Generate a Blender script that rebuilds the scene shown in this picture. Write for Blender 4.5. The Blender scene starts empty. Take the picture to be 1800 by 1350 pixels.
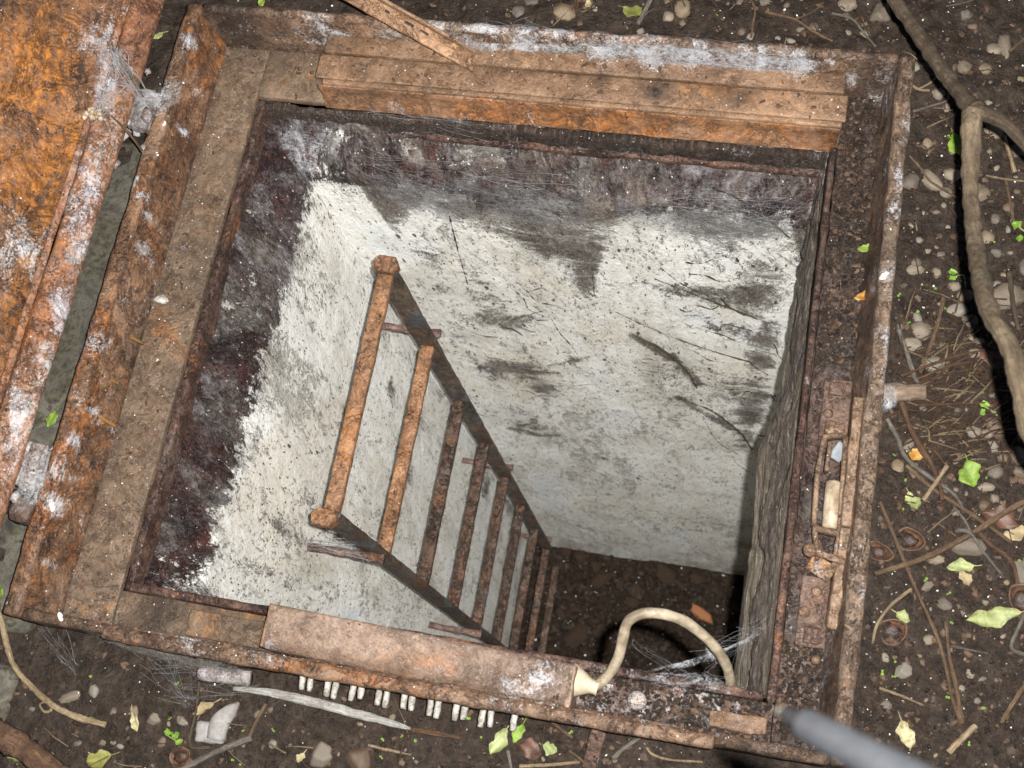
import bpy, bmesh, math, random
import numpy as np
from mathutils import Vector, Matrix, Euler, noise

random.seed(7)
rng = np.random.default_rng(11)
S = bpy.context.scene
COL = S.collection

# ------------------------------------------------------------------ camera, world, light, exposure
CAM = np.array([0.8395, -0.0571, 1.3865]); ROT = (0.3285, 0.1387, 0.1813); FPX = 2116.87
cd = bpy.data.cameras.new('camera'); cam = bpy.data.objects.new('camera', cd); COL.objects.link(cam)
cam.location = CAM; cam.rotation_euler = ROT
cd.sensor_width = 36.0; cd.lens = FPX / 1800 * 36.0
cd.clip_start = 0.02; cd.clip_end = 400
cd.dof.use_dof = True; cd.dof.focus_distance = 1.75; cd.dof.aperture_fstop = 9.5
S.camera = cam
S.view_settings.view_transform = 'Standard'; S.view_settings.look = 'None'
S.view_settings.exposure = 0.0; S.view_settings.gamma = 1.0
S.view_settings.use_curve_mapping = False
W = bpy.data.worlds.new('World'); S.world = W; W.use_nodes = True
wn = W.node_tree; wn.nodes.clear()
wo = wn.nodes.new('ShaderNodeOutputWorld'); wb = wn.nodes.new('ShaderNodeBackground'); ws = wn.nodes.new('ShaderNodeTexSky')
ws.sky_type = 'NISHITA'; ws.sun_disc = False; ws.sun_elevation = math.radians(38); ws.sun_rotation = math.radians(60)
wb.inputs['Strength'].default_value = 0.03
wn.links.new(ws.outputs[0], wb.inputs[0]); wn.links.new(wb.outputs[0], wo.inputs[0])
RM = np.array(Euler(ROT, 'XYZ').to_matrix())
# the camera's own flash, 3.5 cm right of and 2 cm above the lens
fl = bpy.data.lights.new('camera_flash', 'POINT'); fl.energy = 1.0; fl.shadow_soft_size = 0.007
fl.use_nodes = True; fn = fl.node_tree
fe = fn.nodes['Emission']; ff = fn.nodes.new('ShaderNodeLightFalloff')
FLASH_CONST, FLASH_LIN = 48.0, 100.0
ff.inputs['Strength'].default_value = 1.0
fm1 = fn.nodes.new('ShaderNodeMath'); fm1.operation = 'MULTIPLY'; fm1.inputs[1].default_value = FLASH_CONST
fm2 = fn.nodes.new('ShaderNodeMath'); fm2.operation = 'MULTIPLY_ADD'; fm2.inputs[1].default_value = FLASH_LIN
fn.links.new(ff.outputs['Constant'], fm1.inputs[0]); fn.links.new(ff.outputs['Linear'], fm2.inputs[0])
fn.links.new(fm1.outputs[0], fm2.inputs[2]); fn.links.new(fm2.outputs[0], fe.inputs['Strength'])
fe.inputs['Color'].default_value = (1.0, 0.98, 0.945, 1)
flash = bpy.data.objects.new('camera_flash', fl); COL.objects.link(flash)
flash.location = CAM + RM @ np.array([0.036, 0.02, 0.0])

# ------------------------------------------------------------------ calibration helpers (photo pixel + known plane -> place)
def ray(u, v):
    return RM @ np.array([(u - 900) / FPX, -(v - 675) / FPX, -1.0])
def hit(u, v, ax, c):
    d = ray(u, v); t = (c - CAM[ax]) / d[ax]; return CAM + t * d
def at(u, v, dist):
    d = ray(u, v); return CAM + d / np.linalg.norm(d) * dist
GZ = -0.080                                   # soil level; the hatch rim is z = 0
def g(u, v, z=GZ): return hit(u, v, 2, z)
def pxm(u, v, z=GZ):                          # metres per photo pixel there
    return np.linalg.norm(g(u, v, z) - CAM) / FPX

# ------------------------------------------------------------------ object helpers
def thing(name, label, cat, loc=(0, 0, 0), group=None):
    o = bpy.data.objects.new(name, None); COL.objects.link(o); o.location = loc
    o.empty_display_size = 0.05
    tag(o, label, cat, group); return o
def tag(o, label=None, cat=None, group=None, kind=None):
    if label: o['label'] = label
    if cat: o['category'] = cat
    if group: o['group'] = group
    if kind: o['kind'] = kind
    return o
def mesh_data(name, V, F, mat, smooth=True, uv=None):
    me = bpy.data.meshes.new(name)
    V = np.asarray(V, float)
    me.from_pydata(V.tolist(), [], [list(f) for f in F])
    if smooth: me.polygons.foreach_set('use_smooth', np.ones(len(me.polygons), bool))
    if mat is not None: me.materials.append(mat)
    if uv is not None:
        uvl = me.uv_layers.new(name='UVMap')
        li = np.empty(len(me.loops), np.int32); me.loops.foreach_get('vertex_index', li)
        uvl.data.foreach_set('uv', np.asarray(uv, np.float32)[li].ravel())
    me.update(); return me
def obj(name, VF, mat, parent=None, loc=None, smooth=True, uv=None, label=None):
    V, F = VF[0], VF[1]
    if uv is None and len(VF) > 2: uv = VF[2]
    V = np.asarray(V, float)
    if parent is not None: o0 = np.array(parent.matrix_world.translation) if False else np.array(wloc(parent))
    else: o0 = np.zeros(3)
    c = V.mean(0) if loc is None else np.array(loc, float)
    me = mesh_data(name, V - c, F, mat, smooth, uv)
    o = bpy.data.objects.new(name, me); COL.objects.link(o)
    if parent is not None: o.parent = parent
    o.location = c - o0
    if label: o['label'] = label
    return o
def wloc(o):
    p = Vector((0, 0, 0))
    while o is not None: p = p + o.location; o = o.parent
    return p
def join(parts):
    V, F, U, n = [], [], [], 0
    for P in parts:
        v, f = P[0], P[1]
        V.append(np.asarray(v, float)); F += [tuple(i + n for i in q) for q in f]
        U.append(np.asarray(P[2], float) if len(P) > 2 else np.zeros((len(v), 2))); n += len(v)
    return np.concatenate(V), F, np.concatenate(U)

def vnoise(P, freq, octs=3, off=0.0):
    P = np.asarray(P, float)
    return np.array([noise.fractal(Vector((p[0] * freq + off, p[1] * freq + off * .7, p[2] * freq - off)), 0.9, 2.0, octs) for p in P])

def rbox(a, b, r=0.003, step=0.012, amp=0.0012, freq=45, off=None, M=None, taper=None):
    """rounded, slightly uneven bar between the corners a and b (before the optional 4x4 M)"""
    a = np.minimum(a, b).astype(float) if isinstance(a, np.ndarray) else np.array([min(x, y) for x, y in zip(a, b)], float)
    b2 = np.array([max(x, y) for x, y in zip(a, b)], float) if True else b
    b = np.maximum(np.array(b, float), b2)
    c = (a + b) / 2; h = (b - a) / 2
    r = min(r, *(h * 0.98))
    ax = []
    for i in range(3):
        n = max(1, int(round(2 * (h[i] - r) / step)))
        inner = np.linspace(-(h[i] - r), h[i] - r, n + 1)
        ax.append(np.concatenate([[-h[i]], inner, [h[i]]]) if r > 0 else inner)
    Vs, Fs, n0 = [], [], 0
    for d in range(3):
        e, f = (d + 1) % 3, (d + 2) % 3
        E_, F_ = np.meshgrid(ax[e], ax[f], indexing='ij')
        ne, nf = E_.shape
        idx = np.arange(ne * nf).reshape(ne, nf)
        for s in (-1, 1):
            P = np.zeros((ne * nf, 3)); P[:, e] = E_.ravel(); P[:, f] = F_.ravel(); P[:, d] = s * h[d]
            q = np.stack([idx[:-1, :-1], idx[1:, :-1], idx[1:, 1:], idx[:-1, 1:]], -1).reshape(-1, 4)
            if s < 0: q = q[:, ::-1]
            Vs.append(P); Fs.append(q + n0); n0 += len(P)
    V = np.concatenate(Vs); F = np.concatenate(Fs)
    key = np.round(V * 1e6).astype(np.int64)
    _, first, inv = np.unique(key, axis=0, return_index=True, return_inverse=True)
    inv = inv.reshape(-1)
    V = V[first]; F = inv[F]
    inner = np.clip(V, -(h - r), h - r); d = V - inner
    L = np.linalg.norm(d, axis=1, keepdims=True); nrm = d / np.maximum(L, 1e-9)
    V = inner + nrm * r
    if taper is not None: V = taper(V, h)
    Wp = V + c
    if amp:
        o = random.random() * 50 if off is None else off
        Wp = Wp + nrm * (vnoise(Wp, freq, 3, o) * amp)[:, None]
    if M is not None:
        M = np.array(M); Wp = Wp @ M[:3, :3].T + M[:3, 3]
    return Wp, [tuple(f) for f in F]

def frame_from(p, q, up):
    """matrix whose X runs p->q, Z close to up"""
    p = np.array(p, float); q = np.array(q, float); x = q - p; L = np.linalg.norm(x); x /= L
    z = np.array(up, float); z -= x * (z @ x); z /= np.linalg.norm(z); y = np.cross(z, x)
    M = np.eye(4); M[:3, 0] = x; M[:3, 1] = y; M[:3, 2] = z; M[:3, 3] = p
    return M, L
def bar(p, q, w, t, up=(0, 0, 1), r=0.002, step=0.012, amp=0.001, freq=45):
    M, L = frame_from(p, q, up)
    return rbox((0, -w / 2, -t / 2), (L, w / 2, t / 2), r, step, amp, freq, M=M)

def smooth_path(P, n):
    P = np.asarray(P, float)
    if len(P) < 3:
        return np.array([P[0] + (P[-1] - P[0]) * t for t in np.linspace(0, 1, n)])
    Q = np.concatenate([[2 * P[0] - P[1]], P, [2 * P[-1] - P[-2]]]); out = []
    m = len(P) - 1
    for k in range(n):
        s = k / (n - 1) * m; i = min(int(s), m - 1); t = s - i
        p0, p1, p2, p3 = Q[i], Q[i + 1], Q[i + 2], Q[i + 3]
        out.append(0.5 * ((2 * p1) + (-p0 + p2) * t + (2 * p0 - 5 * p1 + 4 * p2 - p3) * t * t + (-p0 + 3 * p1 - 3 * p2 + p3) * t ** 3))
    return np.array(out)
def tube(P, R, n=None, sides=8, amp=0.0, freq=40, knots=0.0, flat=1.0, cap=True):
    """tapered tube along P, R radius or list of radii; returns V, F, UV(length, angle)"""
    P = np.asarray(P, float)
    if n: 
        R_ = np.interp(np.linspace(0, 1, n), np.linspace(0, 1, len(P) if np.ndim(R) else 2), R if np.ndim(R) else [R, R]) if (np.ndim(R) == 0 or len(R) == len(P)) else np.interp(np.linspace(0, 1, n), np.linspace(0, 1, len(R)), R)
        P = smooth_path(P, n)
    else:
        R_ = np.full(len(P), R) if np.ndim(R) == 0 else np.interp(np.linspace(0, 1, len(P)), np.linspace(0, 1, len(R)), R)
    T = np.gradient(P, axis=0); T /= np.maximum(np.linalg.norm(T, axis=1, keepdims=True), 1e-9)
    ref = np.array([0, 0, 1.0]) if abs(T[0][2]) < 0.9 else np.array([1.0, 0, 0])
    N = np.cross(T[0], ref); N /= np.linalg.norm(N)
    V, U = [], []; s = 0.0; o = random.random() * 30
    ang = np.arange(sides) / sides * 2 * np.pi
    for i in range(len(P)):
        if i:
            s += np.linalg.norm(P[i] - P[i - 1])
            N = N - T[i] * (N @ T[i]); N /= max(np.linalg.norm(N), 1e-9)
        B = np.cross(T[i], N)
        rr = R_[i] * (1 + knots * max(0, noise.noise(Vector((s * 22 + o, o, 0)))))
        ring = P[i] + rr * (np.cos(ang)[:, None] * N + flat * np.sin(ang)[:, None] * B)
        V.append(ring); U += [(s, a / (2 * np.pi)) for a in ang]
    V = np.concatenate(V); m = len(P)
    if amp:
        C = np.repeat(P, sides, 0); d = V - C; L = np.linalg.norm(d, axis=1, keepdims=True)
        V = V + d / np.maximum(L, 1e-9) * (vnoise(V, freq, 2, o) * amp)[:, None]
    F = []
    for i in range(m - 1):
        for k in range(sides):
            k2 = (k + 1) % sides
            F.append((i * sides + k, i * sides + k2, (i + 1) * sides + k2, (i + 1) * sides + k))
    if cap:
        F.append(tuple(range(sides))[::-1]); F.append(tuple((m - 1) * sides + k for k in range(sides)))
    return V, F, np.array(U)
def cyl(c, axis, r, L, sides=16, r2=None, bev=0.15):
    c = np.array(c, float); a = np.array(axis, float); a /= np.linalg.norm(a)
    r2 = r if r2 is None else r2
    b = bev * min(r, L)
    P = [c, c + a * 1e-5, c + a * b, c + a * (L - b), c + a * (L - 1e-5), c + a * L]
    return tube(P, [r * .98 - b, r - b, r, r2, r2 - b, r2 * .98 - b], sides=sides)
_ico = {}
def ico(sub):
    if sub not in _ico:
        bm = bmesh.new(); bmesh.ops.create_icosphere(bm, subdivisions=sub, radius=1)
        _ico[sub] = (np.array([v.co for v in bm.verts]), [tuple(v.index for v in f.verts) for f in bm.faces]); bm.free()
    return _ico[sub]
def stone(sub=3, amp=0.18, freq=1.3, angular=0.0, seed=0.0):
    V, F = ico(sub); V = V.copy()
    V *= (1 + amp * 1.4 * vnoise(V, freq, 3, seed) + .03 * vnoise(V, 5, 2, seed))[:, None]
    if angular:
        R2 = np.random.default_rng(int(seed * 10) + 3)
        for k in range(9):
            n = R2.normal(size=3); n /= np.linalg.norm(n); d = 1 - angular * R2.uniform(.5, 1)
            e = np.maximum(V @ n - d, 0); V = V - e[:, None] * n * 0.93
    return V, F
def setattr_v(o, name, vals):
    a = o.data.attributes.new(name, 'FLOAT', 'POINT'); a.data.foreach_set('value', np.asarray(vals, np.float32))
def wverts(o):
    n = len(o.data.vertices); a = np.empty(n * 3, np.float32); o.data.vertices.foreach_get('co', a)
    return a.reshape(-1, 3) + np.array(wloc(o))
def blobs(P, L):
    out = np.zeros(len(P))
    for c, r, s in L:
        d = np.linalg.norm((P - np.array(c)) / np.array(r), axis=1); out = np.maximum(out, s * np.exp(-(d * .95) ** 2))
    return out
def segd(P, a, b):
    a = np.array(a); b = np.array(b); ab = b - a; t = np.clip(((P - a) @ ab) / (ab @ ab), 0, 1)
    return np.linalg.norm(P - a - t[:, None] * ab, axis=1)

# ------------------------------------------------------------------ node materials
class N:
    def __init__(s, name):
        s.m = bpy.data.materials.new(name); s.m.use_nodes = True; s.t = s.m.node_tree; s.t.nodes.clear()
        s.out = s.t.nodes.new('ShaderNodeOutputMaterial'); s.b = s.t.nodes.new('ShaderNodeBsdfPrincipled')
        s.t.links.new(s.b.outputs[0], s.out.inputs[0])
        tc = s.t.nodes.new('ShaderNodeTexCoord'); oi = s.t.nodes.new('ShaderNodeObjectInfo')
        s.rand = oi.outputs['Random']
        ad = s.t.nodes.new('ShaderNodeVectorMath'); ad.operation = 'ADD'
        cb = s.t.nodes.new('ShaderNodeCombineXYZ')
        for i, k in enumerate((3.1, 7.7, 5.3)):
            s.L(s.math('MULTIPLY', s.rand, k), cb.inputs[i])
        s.L(tc.outputs['Object'], ad.inputs[0]); s.L(cb.outputs[0], ad.inputs[1])
        s.co = ad.outputs[0]; s.uv = tc.outputs['UV']
    def L(s, a, b): s.t.links.new(a, b)
    def _in(s, sock, v):
        if isinstance(v, (int, float)): sock.default_value = v
        elif isinstance(v, tuple): sock.default_value = v if len(v) == len(sock.default_value) else (*v, 1)
        else: s.L(v, sock)
    def math(s, op, a, b=None, c=None, clamp=False):
        n = s.t.nodes.new('ShaderNodeMath'); n.operation = op; n.use_clamp = clamp
        for i, v in enumerate((a, b, c)):
            if v is not None: s._in(n.inputs[i], v)
        return n.outputs[0]
    def map(s, scale=(1, 1, 1), rot=(0, 0, 0), co=None):
        n = s.t.nodes.new('ShaderNodeMapping'); s.L(co or s.co, n.inputs[0]); n.inputs['Scale'].default_value = scale; n.inputs['Rotation'].default_value = rot
        return n.outputs[0]
    def noise(s, scale, detail=6, rough=.6, dist=0.0, co=None, color=False):
        n = s.t.nodes.new('ShaderNodeTexNoise'); s.L(co or s.co, n.inputs['Vector'])
        n.inputs['Scale'].default_value = scale; n.inputs['Detail'].default_value = min(detail, max(2.0, math.log2(1800 / scale)))
        n.inputs['Roughness'].default_value = rough; n.inputs['Distortion'].default_value = dist
        return n.outputs['Color' if color else 'Fac']
    def voro(s, scale, feat='F1', co=None, rnd=1.0):
        n = s.t.nodes.new('ShaderNodeTexVoronoi'); n.feature = feat; s.L(co or s.co, n.inputs['Vector'])
        n.inputs['Scale'].default_value = scale; n.inputs['Randomness'].default_value = rnd
        return n
    def ramp(s, fac, stops, interp='LINEAR'):
        n = s.t.nodes.new('ShaderNodeValToRGB'); n.color_ramp.interpolation = interp
        e = n.color_ramp.elements
        while len(e) < len(stops): e.new(0.5)
        for k, (p, c) in enumerate(stops):
            e[k].position = p; e[k].color = (c, c, c, 1) if isinstance(c, (int, float)) else (*c, 1)
        s._in(n.inputs[0], fac); return n.outputs[0]
    def step(s, x, lo, hi):
        n = s.t.nodes.new('ShaderNodeMapRange'); n.interpolation_type = 'SMOOTHSTEP'
        s._in(n.inputs[0], x); n.inputs[1].default_value = lo; n.inputs[2].default_value = hi
        return n.outputs[0]
    def mix(s, f, a, b, mode='MIX'):
        n = s.t.nodes.new('ShaderNodeMix'); n.data_type = 'RGBA'; n.blend_type = mode
        s._in(n.inputs[0], f); s._in(n.inputs[6], a); s._in(n.inputs[7], b); return n.outputs[2]
    def attr(s, name):
        n = s.t.nodes.new('ShaderNodeAttribute'); n.attribute_name = name; return n.outputs['Fac']
    def bump(s, h, strength=.6, dist=.002, prev=None):
        n = s.t.nodes.new('ShaderNodeBump'); n.inputs['Strength'].default_value = strength; n.inputs['Distance'].default_value = dist
        s._in(n.inputs['Height'], h)
        if prev is not None: s.L(prev, n.inputs['Normal'])
        return n.outputs[0]
    def specks(s, scale, size, rare):
        v = s.voro(scale); d = s.math('LESS_THAN', s.math('MULTIPLY_ADD', s.math('SUBTRACT', s.noise(scale * 2.2, 2, .7), .5), .75, v.outputs['Distance']), size)
        sp = s.t.nodes.new('ShaderNodeSeparateColor'); s.L(v.outputs['Color'], sp.inputs[0])
        return s.math('MULTIPLY', d, s.math('GREATER_THAN', sp.outputs[0], 1 - rare))
    def fin(s, color, rough=.7, normal=None, spec=.4, metal=0.0):
        s._in(s.b.inputs['Base Color'], color); s._in(s.b.inputs['Roughness'], rough); s._in(s.b.inputs['Specular IOR Level'], spec)
        s.b.inputs['Metallic'].default_value = metal
        if normal is not None: s.L(normal, s.b.inputs['Normal'])
        return s.m

def rust(name, dark=(.035, .018, .012), mid=(.12, .062, .036), tan=(.24, .145, .09), orange=(.33, .115, .025), orange_amt=.35, dust_amt=.3, grime=.35, sc=16, stretch=(1, 1, 1), speck=.05, grey=None, lint=(.40, .385, .37), flake=.75):
    n = N(name)
    co = n.map(stretch)
    a = n.noise(sc, 10, .72, .5, co); b = n.noise(sc * .37, 6, .66, .6, co); c = n.noise(sc * 6.5, 8, .78, .3, co); d = n.noise(sc * 1.5, 12, .78, 1.3, n.map(tuple(x * .8 for x in stretch))); e = n.noise(300, 4, .75)
    sub = lambda x: n.math('SUBTRACT', x, .5)
    k = n.math('ADD', n.math('MULTIPLY_ADD', sub(a), 1.7, .5), n.math('MULTIPLY_ADD', sub(c), .8, n.math('MULTIPLY', sub(e), .6)))
    col = n.ramp(k, [(.08, dark), (.34, mid), (.62, tan), (.98, (tan[0] * 1.35, tan[1] * 1.3, tan[2] * 1.25))])
    om = n.step(n.math('ADD', b, n.math('MULTIPLY_ADD', sub(c), .5, n.math('MULTIPLY', sub(d), .4))), .62 - orange_amt * .28, .74 - orange_amt * .2)
    ocol = n.ramp(n.math('MULTIPLY_ADD', sub(c), 1.2, n.noise(sc * 2.6, 9, .74)), [(.25, tuple(x * .22 for x in orange)), (.45, tuple(x * .7 for x in orange)), (.6, orange), (.8, (orange[0] * 1.25, orange[1] * 1.45, orange[2] * 1.6))])
    col = n.mix(n.math('MULTIPLY', om, .8), col, ocol)
    if grey: col = n.mix(n.step(n.math('MULTIPLY_ADD', sub(c), .4, n.noise(sc * .6, 8, .72, .3, n.map((1, 1, 1), (1, 2, 3)))), .52, .6), col, grey)
    # layered scale: dark red-brown sheets with thin dark broken edges
    F_ = n.math('MULTIPLY_ADD', sub(e), .16, n.math('MULTIPLY_ADD', sub(c), .25, n.noise(sc * 1.25, 9, .76, .9)))
    lay = n.step(F_, .52, .545); col = n.mix(n.math('MULTIPLY', lay, .62 * flake), col, n.ramp(c, [(.3, tuple(x * .3 for x in mid)), (.55, tuple(x * .7 for x in mid)), (.75, tan)]))
    ol = n.math('MULTIPLY', n.step(F_, .495, .52), n.step(F_, .55, .525)); col = n.mix(n.math('MULTIPLY', ol, .42 * flake ** 1.5), col, tuple(x * .25 for x in mid))
    lay2 = n.step(n.math('MULTIPLY_ADD', sub(c), .3, n.noise(sc * .7, 8, .74, .7, n.map((1, 1, 1), (1, .3, 2)))), .55, .6)
    col = n.mix(n.math('MULTIPLY', lay2, .45 * flake), col, n.mix(c, tuple(min(1, x * 1.15) for x in tan), (.23, .2, .175)))
    # maroon blistering
    mb = n.step(n.math('MULTIPLY_ADD', sub(e), .3, n.noise(sc * 1.1, 9, .74, .8, n.map(stretch, (0, 0, 0)))), .58, .66)
    col = n.mix(n.math('MULTIPLY', mb, .6), col, tuple(x * .62 for x in mid))
    # dark pits and grime
    pit = n.step(n.math('MULTIPLY_ADD', sub(e), .25, n.noise(sc * 2.2, 9, .75, .5, n.map((1.1, .9, 1), (.4, 0, .7)))), .43 - .2 * (1 - grime) * .5 + .02 * grime, .31)
    pit = n.math('MAXIMUM', n.math('MULTIPLY', pit, .9), n.math('MULTIPLY', n.attr('grime'), n.step(d, .3, .5)))
    col = n.mix(pit, col, n.ramp(c, [(.3, (.010, .008, .007)), (.7, (.045, .03, .022))]))
    col = n.mix(.8, col, n.ramp(n.math('MULTIPLY_ADD', sub(e), .9, c), [(.2, .5), (.5, .97), (.8, 1.3)]), 'MULTIPLY')
    col = n.mix(.7, col, n.ramp(n.noise(sc * .3, 5, .6, .4), [(.32, .42), (.5, .95), (.68, 1.3)]), 'MULTIPLY')
    # pale dust and web lint
    ad = n.attr('dust')
    dd = n.math('ADD', n.math('MULTIPLY_ADD', sub(d), 1.5, .5), n.math('MULTIPLY_ADD', ad, .42, n.math('MULTIPLY', sub(e), .7)))
    dm = n.math('MULTIPLY', n.step(dd, .78 - .22 * dust_amt, 1.02 - .16 * dust_amt), n.math('MULTIPLY_ADD', ad, .4, .38 + .45 * dust_amt), clamp=True)
    col = n.mix(dm, col, n.mix(n.step(n.noise(sc * .8, 3), .42, .6), lint, (.41, .41, .44)))
    sp = n.math('MAXIMUM', n.specks(230, .2, speck * .25), n.specks(520, .22, speck * .4))
    col = n.mix(n.math('MULTIPLY', sp, .8), col, (.62, .58, .5))  # white specks double as painted glints on the rust
    h = n.math('ADD', n.math('MULTIPLY', a, .6), n.math('MULTIPLY', c, .6))
    h = n.math('SUBTRACT', h, n.math('MULTIPLY_ADD', ol, .4 * flake, n.math('MULTIPLY', pit, .3)))
    nm = n.bump(h, .95, .005); nm = n.bump(e, .5, .0018, nm)
    return n.fin(col, n.ramp(n.noise(sc * 4, 5, .75), [(.3, .36), (.7, .8)]), nm, .4)

M = {}
M['rim'] = rust('rusted_rim_steel', dark=(.03, .017, .012), mid=(.1, .055, .033), tan=(.195, .122, .077), orange=(.26, .095, .022), orange_amt=.2, dust_amt=.65, grime=.6, sc=15, flake=0.65)
M['rim_pale'] = rust('pale_weathered_rim', dark=(.045, .028, .019), mid=(.14, .088, .056), tan=(.245, .17, .115), orange=(.27, .11, .03), orange_amt=.25, dust_amt=.6, grime=.6, sc=18, stretch=(1.4, .5, 1.4), lint=(.42, .40, .385))
M['rim_orange'] = rust('orange_rusted_steel', dark=(.025, .013, .009), mid=(.1, .048, .025), tan=(.2, .112, .062), orange=(.29, .092, .014), orange_amt=.5, dust_amt=.7, grime=.6, sc=15, stretch=(1.2, .75, 1.0))
M['ledge'] = rust('dusty_ledge_steel', dark=(.06, .038, .025), mid=(.125, .08, .05), tan=(.175, .12, .078), orange=(.24, .1, .03), orange_amt=.15, dust_amt=.5, grime=.3, sc=12, speck=.06, flake=0.28)
M['ledge_dark'] = rust('soil_stained_ledge_steel', dark=(.012, .008, .006), mid=(.036, .022, .017), tan=(.085, .05, .037), orange=(.15, .055, .025), orange_amt=.0, dust_amt=.3, grime=.8, sc=16, speck=.08)
M['lip'] = rust('maroon_inner_lip', dark=(.012, .007, .006), mid=(.045, .02, .015), tan=(.11, .06, .042), orange_amt=.05, dust_amt=.35, grime=.7, sc=20)
M['plate'] = rust('tan_rusted_plate', dark=(.09, .05, .028), mid=(.185, .105, .06), tan=(.25, .15, .088), orange=(.31, .14, .05), orange_amt=.2, dust_amt=.15, grime=.12, sc=9, speck=.04, flake=0.3)
M['cover'] = rust('pinkish_rusted_cover', dark=(.10, .062, .043), mid=(.195, .128, .09), tan=(.275, .192, .142), orange=(.32, .16, .085), orange_amt=.15, dust_amt=.45, grime=.25, sc=8, speck=.05, flake=.3)
M['edge_orange'] = rust('bright_rust_edge', dark=(.07, .035, .02), mid=(.19, .09, .042), tan=(.28, .15, .08), orange=(.36, .13, .03), orange_amt=.5, dust_amt=.45, grime=.2, sc=12, flake=0.55)
M['lid'] = rust('orange_rusted_lid', dark=(.022, .014, .011), mid=(.1, .046, .022), tan=(.2, .1, .05), orange=(.36, .125, .013), orange_amt=.62, dust_amt=.6, grime=.7, sc=14, stretch=(1, .6, 1), flake=0.6)
M['lid_edge'] = rust('brown_rusted_lid_edge', dark=(.05, .023, .014), mid=(.17, .072, .036), tan=(.27, .14, .08), orange=(.35, .115, .025), orange_amt=.4, dust_amt=.6, grime=.4, sc=13, stretch=(1.2, .7, 1.2))
M['ladder'] = rust('rusted_ladder_steel', dark=(.05, .026, .015), mid=(.17, .082, .04), tan=(.29, .15, .075), orange=(.34, .13, .035), orange_amt=.3, dust_amt=.1, grime=.6, sc=17, flake=0.45)
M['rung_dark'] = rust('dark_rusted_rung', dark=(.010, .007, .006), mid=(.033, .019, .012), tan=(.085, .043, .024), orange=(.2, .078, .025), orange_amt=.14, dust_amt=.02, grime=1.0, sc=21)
M['stringer'] = rust('grey_and_rust_stringer', dark=(.02, .015, .012), mid=(.06, .04, .027), tan=(.12, .075, .048), orange=(.24, .095, .04), orange_amt=.25, dust_amt=.0, grime=.45, sc=19, grey=(.10, .115, .12))
M['bracket'] = rust('mauve_rusted_bracket', dark=(.03, .017, .014), mid=(.09, .05, .04), tan=(.16, .1, .085), orange_amt=.1, dust_amt=.4, grime=.4, sc=22, flake=0.5)
M['latch'] = rust('tan_rusted_latch', dark=(.06, .034, .022), mid=(.165, .1, .06), tan=(.255, .165, .105), orange=(.34, .16, .06), orange_amt=.2, dust_amt=.4, grime=.35, sc=15, flake=.5)
M['latch_plate'] = rust('brown_latch_plate', dark=(.035, .02, .015), mid=(.085, .05, .036), tan=(.145, .09, .066), orange=(.22, .1, .05), orange_amt=.1, dust_amt=.35, grime=.4, sc=14, flake=.5)
M['stay'] = rust('brown_rusted_stay', dark=(.09, .045, .025), mid=(.21, .11, .055), tan=(.31, .185, .105), orange=(.36, .15, .04), orange_amt=.3, dust_amt=.2, grime=.25, sc=15, flake=0.5)
M['hinge'] = rust('pale_lime_crusted_hinge', dark=(.07, .05, .04), mid=(.17, .13, .115), tan=(.29, .26, .25), orange=(.26, .12, .05), orange_amt=.2, dust_amt=.8, grime=.4, sc=15, flake=0.4)

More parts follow.
